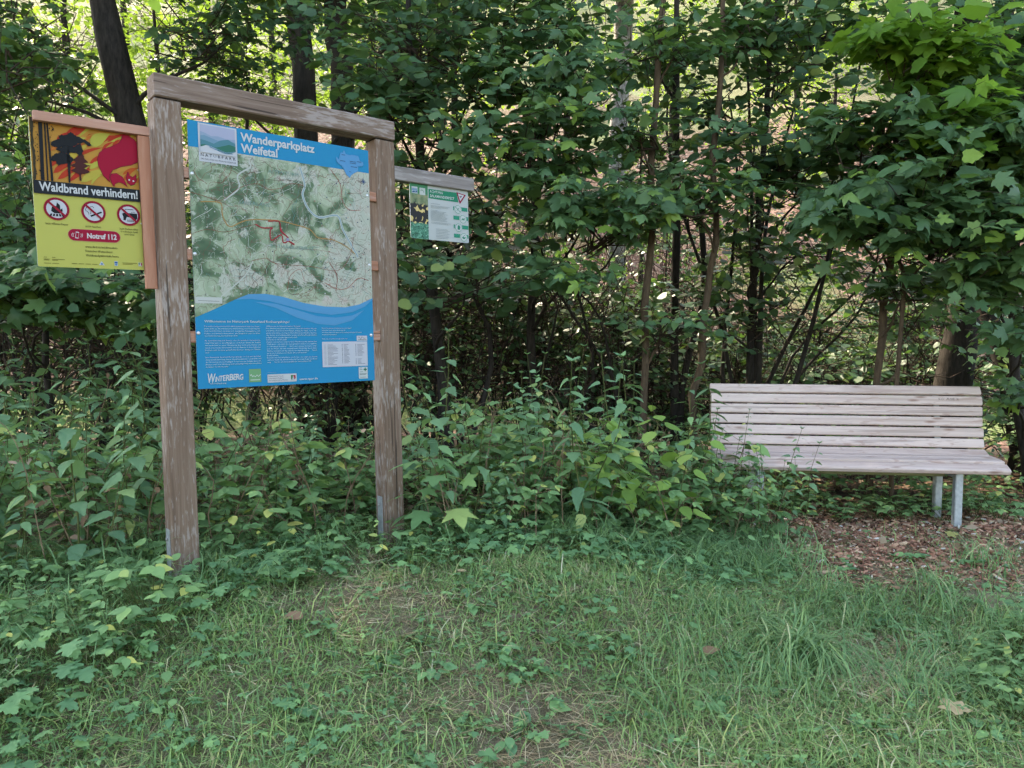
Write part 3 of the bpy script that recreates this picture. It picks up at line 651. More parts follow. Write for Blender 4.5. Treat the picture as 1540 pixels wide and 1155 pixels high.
P.poly([(cx - .018, cz + .002), (cx - .02, cz - .01), (cx - .008, cz - .018), (cx + .01, cz - .018), (cx + .021, cz - .008), (cx + .02, cz + .004), (cx + .013, cz - .002), (cx + .012, cz + .016), (cx + .002, cz + .027), (cx - .001, cz + .012), (cx - .01, cz + .006), (cx - .012, cz + .014)], K, 5)
for a in (-.024, -.012, .0, .012, .022): P.poly([(cx + a - .004, cz - .03), (cx + a + .004, cz - .03), (cx + a * .8 + .003, cz - .02), (cx + a * .8 - .003, cz - .02)], K, 5)
cx, cz = .2113, .2335
P.line([(cx - .012, cz - .018), (cx + .03, cz + .002)], .0065, K, 5); P.line([(cx - .018, cz - .012), (cx - .02, cz - .002), (cx - .03, cz + .006), (cx - .024, cz + .02)], .002, K, 5); P.line([(cx - .012, cz - .01), (cx - .01, cz + .005), (cx - .018, cz + .016), (cx - .004, cz + .022), (cx + .002, cz + .016)], .002, K, 5)
cx, cz = .3454, .232
P.poly([(cx - .026, cz + .004), (cx - .02, cz + .009), (cx + .033, cz + .008), (cx + .034, cz - .012), (cx + .026, cz - .02), (cx + .02, cz - .012), (cx - .008, cz - .008), (cx - .014, cz - .024), (cx - .022, cz - .022), (cx - .022, cz - .008)], K, 5)
P.line([(cx - .02, cz + .012), (cx - .012, cz + .024), (cx + .02, cz + .024)], .0025, K, 5, False); P.line([(cx + .01, cz + .011), (cx + .018, cz + .014), (cx + .026, cz + .011)], .0018, K, 5)
for k in range(7): P.poly([(cx - .008 + k * .004, cz - .028), (cx - .006 + k * .004, cz - .015 - .003 * (k % 2)), (cx - .004 + k * .004, cz - .028)], '#8e8e92', 6)
P.build('prohibition_symbols', fp)
P = Print()
P.text('kein offenes Feuer', .0362, .1705, .079, .0085, '#3a3a22', 3, .006, res=1)
P.text('nicht rauchen', .1783, .169, .0565, .0085, '#3a3a22', 3, .006, res=1)
for k, (s_, wd) in enumerate((('kein Parken über', .073), ('trockenem Laub', .068), ('und Gras', .038))): P.text(s_, .344, .1685 - k * .0112, wd, .0082, '#3a3a22', 3, .006, res=1, align='C')
P.build('caption_lettering', fp); P = Print()
def pill(x0, z0, x1, z1, c_, ly):
    r_ = (z1 - z0) / 2
    P.poly([(x1 - r_ + r_ * math.cos(a), z0 + r_ + r_ * math.sin(a)) for a in [R(-90 + 18 * k) for k in range(11)]] + [(x0 + r_ + r_ * math.cos(a), z0 + r_ + r_ * math.sin(a)) for a in [R(90 + 18 * k) for k in range(11)]], c_, ly)
pill(.111, .1095, .309, .1605, '#e8b98c', 2); pill(.113, .1115, .307, .1585, '#c01c42', 3)
P.text('Notruf 112', .1815, .1245, .112, .0195, '#f4eef0', 4, .04, res=2)
P.poly([(.137, .121), (.149, .1195), (.153, .147), (.141, .1485)], '#f0e6ea', 4); P.poly([(.1395, .125), (.1485, .124), (.151, .143), (.142, .144)], '#c01c42', 5)
for a, sg in ((.133, -1), (.128, -1), (.157, 1), (.162, 1)): P.line([(a, .126), (a + sg * .003, .134), (a + .002, .142)], .0018, '#f0dfe4', 4)
P.build('emergency_call_print', fp); P = Print()
for s_, z_, wd in (('www.dwd.de/waldbrandinfo', .0845, .121), ('Deutscher Wetterdienst', .0668, .101), ('Waldbrandgefahrstufe heute', .049, .124)): P.text(s_, .1725, z_, wd, .0085, '#3c3c22', 3, .008, res=1)
for a, b, l_ in ((.0208, .0375, .012), (.05, .0375, .012), (.0208, .03, .022), (.0208, .0262, .018), (.05, .03, .045), (.05, .0262, .02), (.0208, .0135, .024), (.05, .0135, .024)): P.rect(a, b, a + l_, b + .002, '#7a7a3c', 3)
for a in range(4): P.rect(.119 + a * .025, .0155, .119 + a * .025 + .02, .0178, '#77773a', 3)
P.poly([(.219, .0145), (.2415, .0135), (.2301, .031)], '#e6ebf0', 3); P.disc(.2301, .0195, .0045, '#7fa6c8', 4, 10)
P.rect(.2785, .0135, .2915, .0335, '#dfe8f0', 3); P.rect(.2795, .024, .2905, .031, '#2f6fa8', 4); P.disc(.285, .019, .0045, '#6aa6d0', 4, 10)
for k, l_ in enumerate((.057, .04)): P.rect(.3096, .0265 - k * .005, .3096 + l_, .0285 - k * .005, '#77773a', 3)
P.rect(.3725, .0155, .3875, .031, '#e2e6e8', 3); P.poly([(.3735, .030), (.3785, .030), (.375, .017)], '#2f8c5a', 4); P.poly([(.3815, .030), (.3865, .030), (.3865, .02), (.383, .017)], '#cc3a55', 4)
P.build('notice_lettering', fp)
for a, b in ((.395, .43), (.395, .2)):
    mb = MB(); mb.tube([(0, -.001, 0), (0, -.003, 0)], .004, 8); mb.build('screw', M['bolt'], fp, (a, 0, b))

# ------------------------------------------------------------------ salamander notice on its grey arm, right post
ss = empty('notice_sign', mat=frame_matrix(1.0585, -.004, .766))
tag(ss, 'small white and green salamander notice hanging from grey wooden arm', 'sign')
mb = MB(); mb.box(0, .535, 0, .06, .298, .372, 0, .004); mb.build('arm', M['grey_arm'], ss)
SW, SH = .397, .30
sp = panel('notice_panel', SW, SH, paint('#dfe6e6'), ss, (.105, .02, .0), .003, .010)
t = NT('salamander_photo_print'); v = t.mapv((1, 1, 1))
sx = t.n('SeparateXYZ'); t.l(v, sx.inputs[0])
def band(val, a, b):
    m_ = t.n('MapRange'); m_.inputs['From Min'].default_value = a; m_.inputs['From Max'].default_value = b; t.l(val, m_.inputs['Value']); return m_.outputs[0]
dn = t.noise(v, 22, 3, .6); sp_ = t.noise(v, 34, 1, .3, .6); fern = t.noise(v, 75, 4, .7, 1.5)
bgc = t.ramp(dn.outputs[0], [(.3, lin('#4f6b4a')), (.55, lin('#8d9a72')), (.7, lin('#c7a27a'))])
sal = t.ramp(sp_.outputs[0], [(.50, lin('#1b1c22')), (.545, lin('#23242c')), (.575, lin('#e6c97c')), (.8, lin('#efd9a4'))])
fr = t.ramp(fern.outputs[0], [(.35, lin('#12352c')), (.52, lin('#3f8f74')), (.7, lin('#8ecdb2'))])
wob = t.math('MULTIPLY', dn.outputs[0], .06)
zz = t.math('ADD', sx.outputs[2], wob)
c = t.mix(t.ramp(band(zz, .215, .225), [(0, 0.0), (1, 1.0)]), sal, bgc)
c = t.mix(t.ramp(band(zz, .118, .112), [(0, 0.0), (1, 1.0)]), c, fr)
c = t.mix(t.ramp(band(sx.outputs[2], .236, .25), [(0, 0.0), (1, 1.0)]), c, lin('#2f8a5e'))
c = t.mix(1.0, c, (.6, .6, .6, 1), 'MULTIPLY'); t.bsdf(c, .5, .25); M['salam'] = t.mat
P = Print()
P.poly([(.0, .012), (.004, .004), (.012, .0), (.1175, .0), (.1175, .30), (.0, .30)], M['salam'], 1)
P.rect(.012, .2445, .05, .281, '#dfe7ec', 2); P.poly([(.014, .252), (.025, .258), (.035, .254), (.048, .26), (.048, .25), (.014, .248)], '#2f6f9c', 3); P.rect(.014, .258, .048, .272, '#8fb6d2', 2.5)
P.rect(.063, .241, .1005, .279, '#e4ece8', 2); P.line([(.07, .262), (.078, .268), (.088, .262), (.092, .254)], .003, '#4fa07c', 3)
P.build('salamander_picture', sp)
P = Print()
P.poly([(.1225, .2793), (.3147, .2803), (.327, .2263), (.1215, .2281)], '#1f9c78', 2)
P.text('ACHTUNG', .1303, .2595, .088, .0145, '#eef6f2', 3, .014, res=1); P.text('SALAMANDERPEST', .131, .2365, .166, .0145, '#eef6f2', 3, .014, res=1)
P.poly([(.3128, .2835), (.3805, .2735), (.3365, .2178)], '#b92c50', 4); P.poly([(.3225, .2765), (.3665, .2700), (.3380, .2335)], '#eef0f2', 5)
P.line([(.334, .258), (.339, .262), (.343, .256), (.349, .265)], .0045, '#7c6f90', 6)
P.build('heading_print', sp); P = Print()
z = .2065
for k in range(20):
    if k in (1, 5, 16): z -= .0055; continue
    z -= .0062
    if z > .09: P.rect(.134, z, .134 + rr.uniform(.09, .138) - (.06 if k in (0, 4, 6) else 0), z + .0018, '#a9b8ba', 3)
for a in (.062, .055, .046, .038, .028, .020, .012): P.rect(.166, a, .166 + rr.uniform(.06, .095), a + .0018, '#a9b8ba', 3)
for (cx, cz), (bx0, bx1, bz) in zip(((.321, .1857), (.3558, .1335), (.3229, .0831), (.3585, .0303)), ((.289, .390, .190), (.289, .394, .138), (.290, .394, .088), (.2905, .394, .036))):
    P.rect(bx0, bz - .011, bx1, bz + .011, '#2aa98a', 2); P.disc(cx, cz, .0265, '#e9f1ef', 3, 22); P.disc(cx, cz, .0235, '#2aa98a', 4, 22); P.disc(cx, cz, .0212, '#e9f1ef', 5, 22)
P.line([(.305, .198), (.337, .173)], .003, '#3aa88c', 6); P.line([(.312, .178), (.33, .196)], .003, '#3aa88c', 6)
P.poly([(.345, .13), (.35, .138), (.36, .137), (.368, .142), (.366, .132), (.362, .124), (.358, .131), (.35, .13), (.348, .122)], '#2c9c80', 6)
P.poly([(.315, .072), (.33, .070), (.335, .086), (.329, .095), (.322, .098), (.316, .09)], '#2c9c80', 6)
P.poly([(.345, .03), (.352, .022), (.366, .022), (.374, .034), (.362, .030), (.352, .034)], '#2c9c80', 6); P.line([(.355, .035), (.366, .043)], .003, '#2c9c80', 6)
P.build('notice_lettering', sp)

# ------------------------------------------------------------------ bench
bx, by = 1.475, 5.30
bench = empty('park_bench')
YAW = R(-5.5)
bm = Matrix.Translation((bx, by, .255)) @ Matrix.Rotation(YAW, 4, 'Z') @ Matrix.Rotation(R(.4), 4, 'Y')
bench.matrix_world = bm
tag(bench, 'pale slatted wooden bench on galvanised steel legs', 'bench')
BL = 1.97
def slat_mesh(name, w_, th, r_=.012):
    """plank along x, rounded edges, lying in its own y (width) z (thickness) plane"""
    pts = []
    for cy, cz, a0 in ((w_ / 2 - r_, th / 2 - r_, 0), (-w_ / 2 + r_, th / 2 - r_, 90), (-w_ / 2 + r_, -th / 2 + r_, 180), (w_ / 2 - r_, -th / 2 + r_, 270)):
        for k in range(4):
            a = R(a0 + 30 * k); pts.append((cy + r_ * math.cos(a), cz + r_ * math.sin(a)))
    mb = MB(); n_ = len(pts)
    ringx = (0.0, .004, BL - .004, BL); ins = (.9, 1, 1, .9)
    V = [(x, p[0] * q, p[1] * q) for x, q in zip(ringx, ins) for p in pts]
    F = [(k * n_ + i, k * n_ + (i + 1) % n_, (k + 1) * n_ + (i + 1) % n_, (k + 1) * n_ + i) for k in range(3) for i in range(n_)]
    mb.add(V, F, 0, False); mb.add(V[:n_], [tuple(range(n_ - 1, -1, -1))]); mb.add(V[-n_:], [tuple(range(n_))])
    return mb.mesh(name, M['bench'])
sm_seat, sm_back = slat_mesh('seat_slat', .098, .036), slat_mesh('back_slat', .0700, .034)
sm_nose = slat_mesh('nose_slat', .085, .040)
def slat(me, y, z, ang):
    o = link('slat', me, bench, (random.uniform(-.003, .003), y, z)); o.rotation_euler = (ang, 0, 0); return o
slat(sm_nose, .035, .402, R(28))                    # rolled front edge
slat(sm_seat, .128, .440, R(6))
slat(sm_seat, .232, .447, R(2))
slat(sm_seat, .325, .466, R(26))
zs = [(.378, .540, 74), (.392, .618, 82), (.403, .696, 83), (.414, .774, 81), (.428, .851, 78), (.452, .924, 62)]
for y, z, a in zs: slat(sm_back, y, z, R(a))
for sx_ in (.305, BL - .305):
    fr = MB()
    prof = [(.03, .375), (.12, .415), (.24, .422), (.33, .44), (.395, .52), (.42, .65), (.438, .78), (.455, .86), (.475, .94)]
    for (a, b), (c_, d) in zip(prof[:-1], prof[1:]):
        ln = math.hypot(c_ - a, d - b); ny, nz = (d - b) / ln * .012, -(c_ - a) / ln * .012
        fr.add([(sx_ - .02, a, b), (sx_ + .02, a, b), (sx_ + .02, c_, d), (sx_ - .02, c_, d), (sx_ - .02, a + ny, b + nz), (sx_ + .02, a + ny, b + nz), (sx_ + .02, c_ + ny, d + nz), (sx_ - .02, c_ + ny, d + nz)],
               [(0, 1, 2, 3), (7, 6, 5, 4), (0, 4, 5, 1), (3, 2, 6, 7), (0, 3, 7, 4), (1, 5, 6, 2)])
    fr.build('slat_bracket', M['steel'], bench)
    for yy, top in ((.085, .372), (.385, .405)):
        mb = MB(); mb.box(sx_ - .026, sx_ + .026, yy - .026, yy + .026, -.15, top, 0, .006); mb.build('leg', M['steel'], bench)
    mb = MB(); mb.box(sx_ - .024, sx_ + .024, .113, .357, .33, .37, 0, .003); mb.build('cross_bar', M['steel'], bench)
mb = MB(); mb.box(.338, BL - .338, .20, .245, .318, .408, 0, .005); mb.build('stretcher_beam', M['mossy'], bench)
P = Print()
P.text('SO A2E 2', 0, 0, .145, .014, '#4a4642', 1, res=1)
g = P.build('scratched_writing', bench); g.location = (1.66, .409, .858); g.rotation_euler = (R(-12), 0, 0)

# ------------------------------------------------------------------ leaves, twigs, trees
def tpl(half, zc=-.06, curl=.18, center=(.36, 0), pet=0.0, other=None):
    """leaf outline from its right half, as a fan round a point on the midrib; x = midrib, z = normal"""
    pts = [(0, 0)] + list(half) + [(1, 0)] + [(a, -b) for a, b in reversed(other or half)]
    V = [(center[0], center[1], zc)] + [(a, b, -curl * (a * a * .55 + b * b * .9)) for a, b in pts]
    n_ = len(pts); F = [(0, 1 + (k + 1) % n_, 1 + k) for k in range(n_)]
    if pet:
        V += [(-pet, .011, .06), (-pet, -.011, .06)]; F.append((1, n_ + 1, n_ + 2))
    return np.array(V, float), np.array(F, int)
T_MAPLE = tpl([(-.09, .15), (-.05, .43), (.12, .36), (.27, .46), (.49, .63), (.52, .42), (.49, .21), (.70, .27), (.79, .12)], -.03, .28, pet=.5)
T_MAPLE_V = [T_MAPLE, tpl([(-.04, .2), (.08, .5), (.2, .3), (.36, .42), (.62, .56), (.56, .34), (.55, .16), (.8, .2)], .04, .34, pet=.5, other=[(-.1, .12), (-.02, .36), (.15, .3), (.4, .5), (.46, .3), (.48, .18), (.66, .24), (.8, .1)]),
             tpl([(-.08, .24), (.1, .46), (.24, .42), (.46, .52), (.6, .34), (.72, .3), (.86, .12)], -.09, .2, pet=.45), tpl([(-.06, .14), (-.02, .4), (.14, .3), (.44, .44), (.44, .2), (.7, .2)], .07, .5, pet=.5, other=[(-.1, .2), (-.06, .5), (.12, .4), (.3, .52), (.54, .68), (.5, .3), (.74, .3), (.82, .12)])]
T_MAPLE_C = tpl([(-.05, .40), (.18, .33), (.50, .60), (.50, .22), (.78, .14)], -.03, .28)
T_ROUND = tpl([(-.07, .20), (.10, .41), (.42, .47), (.76, .27)], -.05, .22, pet=.4)
T_OVATE = tpl([(.03, .20), (.25, .33), (.55, .28), (.82, .12)], -.05, .25)
T_NETTLE = tpl([(.02, .16), (.13, .27), (.20, .23), (.33, .26), (.42, .20), (.58, .18), (.66, .12), (.84, .07)], -.05, .35)
T_PALM = tpl([(-.10, .22), (-.12, .52), (.10, .30), (.20, .58), (.38, .62), (.40, .28), (.70, .34), (.78, .16), (.92, .14)], -.06, .25, (.22, 0))
T_CAN = tpl([(.15, .36), (.6, .30)], -.04, .2)
T_QUAD = (np.array([(0, 0, 0), (.45, .32, -.03), (1, 0, -.15), (.45, -.32, -.03)], float), np.array([(0, 2, 1), (0, 3, 2)], int))
def nrm(a): return a / (np.linalg.norm(a, axis=-1, keepdims=True) + 1e-9)
def leaves(T, P, D, Nn, S):
    TV, TF = T; P = np.asarray(P, float); n_ = len(P)
    X = nrm(np.asarray(D, float)); Nn = np.asarray(Nn, float)
    Z = nrm(Nn - X * (Nn * X).sum(1, keepdims=True)); Y = np.cross(Z, X)
    S = np.asarray(S, float).reshape(-1, 1, 1)
    cz = rng.uniform(.2, 2.4, (n_, 1, 1)); sk = rng.normal(0, .12, (n_, 1, 1))
    V = P[:, None, :] + S * ((TV[None, :, 0:1] + sk * TV[None, :, 1:2]) * X[:, None, :] + TV[None, :, 1:2] * Y[:, None, :] + cz * TV[None, :, 2:3] * Z[:, None, :])
    F = TF[None] + (np.arange(n_) * len(TV))[:, None, None]
    return V.reshape(-1, 3), F.reshape(-1, 3)
def tubes(A, B, ra, rb, mid=None, k=3):
    """many thin two-piece twigs A -> mid -> B at once"""
    A = np.asarray(A, float); B = np.asarray(B, float); n_ = len(A)
    if mid is None: mid = (A + B) / 2
    ra = np.broadcast_to(np.asarray(ra, float), (n_,)); rb = np.broadcast_to(np.asarray(rb, float), (n_,))
    D = nrm(B - A); ref = np.where(np.abs(D[:, 2:3]) > .9, np.array([[1., 0, 0]]), np.array([[0, 0, 1.]]))
    X = nrm(np.cross(D, ref)); Y = np.cross(D, X)
    V = []
    for p, r_ in ((A, ra), (mid, (ra + rb) / 2), (B, rb)):
        for j in range(k):
            a = 2 * math.pi * j / k; V.append(p + (X * math.cos(a) + Y * math.sin(a)) * r_[:, None])
    V = np.stack(V, 1)
    f = []
    for s_ in range(2):
        for j in range(k):
            a, b = s_ * k + j, s_ * k + (j + 1) % k; f += [(a, b, b + k), (a, b + k, a + k)]
    f = np.array(f)
    return V.reshape(-1, 3), (f[None] + (np.arange(n_) * 3 * k)[:, None, None]).reshape(-1, 3)
def tube_path(pts, rad, k=7):
    mb = MB(); mb.tube(pts, rad, k, 0, False); V = np.array(mb.v)
    F = [];
    for q in mb.f: F += [(q[0], q[1], q[2]), (q[0], q[2], q[3])]
    return V, np.array(F)
def cat(parts):
    """join (V,F,mat) parts"""
    Vs, Fs, Ms = [], [], []; b = 0
    for V, F, m in parts:
        Vs.append(V); Fs.append(F + b); Ms.append(np.full(len(F), m)); b += len(V)
    return np.concatenate(Vs), np.concatenate(Fs), np.concatenate(Ms)
def W(px, py, d):                      # a spot seen in that direction, d metres into the scene
    return np.array([(px - 770) / 1124 * d, d, 1.5 + (520 - py) / 1124 * d])
def bend_path(a, b, n_=7, sag=0.0, wob=.05, r=None):
    r = r or rng; a = np.array(a, float); b = np.array(b, float); o = []
    w1, w2 = r.normal(0, wob, 3), r.normal(0, wob, 3)
    for k in range(n_):
        u = k / (n_ - 1); o.append(a + (b - a) * u + (w1 * math.sin(math.pi * u) + w2 * math.sin(2 * math.pi * u)) + np.array([0, 0, sag * math.sin(math.pi * u)]))
    return o
def along(path, z):
    for p, q in zip(path[:-1], path[1:]):
        if q[2] >= z: return p + (q - p) * max(0, min(1, (z - p[2]) / (q[2] - p[2] + 1e-9)))
    return path[-1]
def sprays(center, rad, n_, src, T, size, r, per=(7, 12), length=(.35, .75), face=.55, flat=.48, connect=.4):
    """sprays of leaves through an ellipsoid: twigs reaching away from src, leaves in two ranks, turned to the light"""
    c = np.asarray(center, float); rad = np.asarray(rad, float)
    if T is T_MAPLE: size *= .80; n_ = int(n_ * 1.4)
    q = nrm(r.normal(size=(n_, 3))) * (r.random((n_, 1)) ** .42); P = c + q * rad
    d = P - np.asarray(src, float); d[:, 2] *= .3; d = nrm(nrm(d) + r.normal(0, .45, (n_, 3)) * np.array([1, 1, .45])); d[:, 2] -= .12
    Ln = r.uniform(*length, n_)
    A = P - d * Ln[:, None] * .5; B = P + d * Ln[:, None] * .5; Mid = (A + B) / 2 + np.array([0, 0, .04])
    parts = []
    V, F = tubes(A, B, .0045, .0018, Mid); parts.append((V, F, 0))
    sel = r.random(n_) < connect
    if sel.any():
        tgt = np.asarray(src, float) * .25 + c * .75; tgt = tgt + r.normal(0, .18, (sel.sum(), 3)) * rad
        V, F = tubes(tgt, A[sel], .009, .005, (tgt + A[sel]) / 2 + r.normal(0, .06, (sel.sum(), 3))); parts.append((V, F, 0))
    cnt = r.integers(per[0], per[1] + 1, n_); idx = np.repeat(np.arange(n_), cnt); m = len(idx)
    pos = np.concatenate([np.arange(k) for k in cnt]); u = (pos + .6 + r.uniform(-.3, .3, m)) / cnt[idx]
    base = A[idx] + (B - A)[idx] * u[:, None]; base[:, 2] += .04 * (1 - (2 * u - 1) ** 2)
    tw = d[idx]; side = nrm(np.cross(tw, np.array([0, 0, 1.]))) * np.where(pos % 2 == 0, 1, -1)[:, None]
    D = nrm(tw * r.uniform(.35, .9, (m, 1)) + side * r.uniform(.5, 1.1, (m, 1)) + r.normal(0, .22, (m, 3)) + np.array([0, 0, -.28]))
    S = size * r.uniform(.42, 1.22, m) * (1 - .25 * (u - .5) ** 2)
    base = base + D * S[:, None] * .45
    Nn = np.array([0, -face, 1.0]) + r.normal(0, flat, (m, 3))
    if T is T_MAPLE:
        sel = r.integers(0, 4, m)
        for j, Tv in enumerate(T_MAPLE_V):
            w_ = sel == j
            if w_.any(): V, F = leaves(Tv, base[w_], D[w_], Nn[w_], S[w_]); parts.append((V, F, 1))
    else:
        V, F = leaves(T, base, D, Nn, S); parts.append((V, F, 1))
    return parts
def tree(name, label, path, radii, blobs, mats, group=None, seed=0, cat_='tree', limbs=True, leafT=T_MAPLE, extra=None, k=9):
    """tapered trunk, limbs reaching to every blob of foliage, crown of leafy sprays"""
    r = np.random.default_rng(seed)
    path = [np.array(p, float) for p in path]
    base = path[0].copy()
    o = empty(name, base); tag(o, label, cat_, group)
    fine, fr_ = [], []
    for a, b, ra, rb in zip(path[:-1], path[1:], radii[:-1], radii[1:]):
        for u in (0, .34, .67):
            fine.append(a + (b - a) * u + (r.normal(0, .012, 3) if fine else 0)); fr_.append((ra + (rb - ra) * u) * (1 + r.normal(0, .05)))
    fine.append(path[-1]); fr_.append(radii[-1])
    if fr_[0] > .05: fr_[0] *= 1.35
    V, F = tube_path([p - base for p in fine], fr_, k)
    link('trunk', npmesh('trunk', V, F, M[mats[0]], smooth=True), o)
    crown = []; lim = []
    for bl in blobs:
        c, rad, n_, size = np.asarray(bl[0], float), bl[1], bl[2], bl[3]
        T = bl[4] if len(bl) > 4 and bl[4] is not None else leafT
        kw = bl[5] if len(bl) > 5 else {}
        z0 = min(max(base[2] + .3, c[2] - .35 * np.linalg.norm((c - along(path, c[2]))[:2]) - .3), path[-1][2])
        src = along(path, z0)
        if limbs:
            dist = np.linalg.norm(c - src)
            bp_ = bend_path(src, c + np.array([0, 0, -.1 * dist]), 7, .12 * dist * r.uniform(-.2, .6), .04 * dist, r)
            rr0 = min(.45 * np.interp(z0, [p[2] for p in path], radii), .012 + .012 * dist)
            V, F = tube_path([p - base for p in bp_], list(np.linspace(rr0, .006, 7)), 5); lim.append((V, F))
        for V, F, m_ in sprays(c, rad, n_, src, T, size, r, **kw): crown.append((V - base, F, m_))
    for e in (extra or []):
        lim.append((e[0] - base, e[1]))
        ring = e[0].reshape(-1, 6, 3).mean(1); js = r.integers(2, len(ring), 7)
        A = ring[js]; B = A + r.normal(0, .32, (7, 3)) + np.array([0, 0, .28])
        V, F = tubes(A - base, B - base, .006, .002, (A + B) / 2 - base + r.normal(0, .05, (7, 3))); crown.append((V, F, 0))
        A2 = (A + B) / 2; B2 = A2 + r.normal(0, .22, (7, 3)) + np.array([0, 0, .1]); V, F = tubes(A2 - base, B2 - base, .004, .0015); crown.append((V, F, 0))
    for V, F in lim: link('limb', npmesh('limb', V, F, M[mats[0]], smooth=True), o)
    if crown:
        V, F, m_ = cat(crown); link('crown', npmesh('crown', V, F, [M['twig'], M[mats[1]]], m_), o)
    return o
def thin_stem(a, b, r0, r1, wob=.1, n_=10, r=None):
    wob = wob * 1.6
    return tube_path(bend_path(a, b, n_, 0, wob, r), list(np.linspace(r0, r1, n_)), 6)

CAN = dict(per=(8, 12), length=(.5, 1.1), face=.1, flat=.5, connect=.08)
def canopy(x, y, z, rx=2.6, ry=2.6, rz=2.2, n_=330, s=.27): return ((x, y + (.9 if y < 8 else .2), z), (rx, ry, rz), n_, s, T_CAN, CAN)  # unseen crown mass of large leaves, packed dense to keep sun off the foreground
LOW = dict(per=(6, 10), length=(.3, .6), face=.5, flat=.45, connect=.5)

# -- tall trees whose crowns above the view are shaped to shade the clearing
def gz3(x, y): return np.array([x, y, Gz(x, y) - .1])
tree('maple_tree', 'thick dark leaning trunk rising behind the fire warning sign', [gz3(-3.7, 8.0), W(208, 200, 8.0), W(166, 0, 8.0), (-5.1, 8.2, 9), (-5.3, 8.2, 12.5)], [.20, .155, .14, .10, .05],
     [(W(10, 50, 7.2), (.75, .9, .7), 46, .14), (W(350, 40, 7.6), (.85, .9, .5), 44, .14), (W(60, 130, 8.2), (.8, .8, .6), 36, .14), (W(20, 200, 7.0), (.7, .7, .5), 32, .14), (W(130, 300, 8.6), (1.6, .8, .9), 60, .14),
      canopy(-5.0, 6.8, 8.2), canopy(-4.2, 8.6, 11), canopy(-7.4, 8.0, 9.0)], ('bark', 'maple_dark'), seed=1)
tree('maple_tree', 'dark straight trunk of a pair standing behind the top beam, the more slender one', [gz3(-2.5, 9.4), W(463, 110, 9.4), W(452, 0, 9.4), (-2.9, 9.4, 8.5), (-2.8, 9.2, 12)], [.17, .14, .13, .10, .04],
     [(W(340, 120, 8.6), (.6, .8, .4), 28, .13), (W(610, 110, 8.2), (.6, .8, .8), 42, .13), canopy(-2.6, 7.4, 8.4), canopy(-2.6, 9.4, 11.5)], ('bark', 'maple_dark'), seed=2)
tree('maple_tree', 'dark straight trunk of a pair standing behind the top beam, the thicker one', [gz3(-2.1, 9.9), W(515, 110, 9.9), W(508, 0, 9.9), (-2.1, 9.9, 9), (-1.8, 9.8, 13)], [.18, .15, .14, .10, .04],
     [(W(660, 30, 8.4), (.9, .8, .6), 52, .13), canopy(-.4, 7.8, 8.6), canopy(-.6, 10.0, 12), canopy(-1.8, 9.8, 7.2, 2.2, 1.8, 1.2, 240, .22), canopy(-4.4, 10.2, 7.4, 2.2, 1.8, 1.2, 240, .22)], ('bark', 'maple_dark'), seed=3)  # the two smaller low canopy masses are added to stop sun leaks
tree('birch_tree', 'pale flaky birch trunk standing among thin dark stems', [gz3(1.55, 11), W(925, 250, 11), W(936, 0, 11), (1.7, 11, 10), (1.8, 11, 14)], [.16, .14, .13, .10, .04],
     [canopy(1.6, 9.4, 10.4), canopy(3.6, 10.6, 11.5), canopy(.6, 9.8, 7.3, 2.2, 1.8, 1.2, 240, .22), canopy(3.2, 9.8, 7.4, 2.2, 1.8, 1.2, 240, .22)], ('bark_birch', 'canopy'), seed=4)  # lower pair of canopy masses added where sun leaked in behind the bench
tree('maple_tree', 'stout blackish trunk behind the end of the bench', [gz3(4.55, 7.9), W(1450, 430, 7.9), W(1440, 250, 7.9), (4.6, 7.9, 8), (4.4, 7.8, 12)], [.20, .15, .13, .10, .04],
     [(W(1500, 60, 7.2), (1.1, .9, .8), 66, .14), (W(1440, 140, 7.4), (.9, .8, .6), 44, .14), canopy(4.4, 6.8, 8.8), canopy(2.6, 7.4, 9.4), canopy(5.2, 8.6, 11.5), canopy(5.6, 9.8, 7.6, 2.2, 1.8, 1.2, 240, .22)], ('bark', 'maple_dark'), seed=5)  # last canopy mass is a low one added against leaking sun
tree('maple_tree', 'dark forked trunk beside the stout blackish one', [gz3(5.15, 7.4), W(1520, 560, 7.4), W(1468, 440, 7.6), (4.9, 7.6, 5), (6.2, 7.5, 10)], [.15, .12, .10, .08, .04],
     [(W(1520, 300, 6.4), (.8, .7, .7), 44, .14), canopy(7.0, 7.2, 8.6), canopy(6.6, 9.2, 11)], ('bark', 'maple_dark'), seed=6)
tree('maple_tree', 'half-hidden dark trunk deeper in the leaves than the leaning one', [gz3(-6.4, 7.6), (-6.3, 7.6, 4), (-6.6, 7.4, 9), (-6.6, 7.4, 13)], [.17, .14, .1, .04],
     [(W(20, 330, 6.6), (.9, .7, .7), 46, .14), canopy(-6.8, 5.6, 8.6), canopy(-8.6, 7.4, 10.5)], ('bark', 'maple_dark'), seed=7)

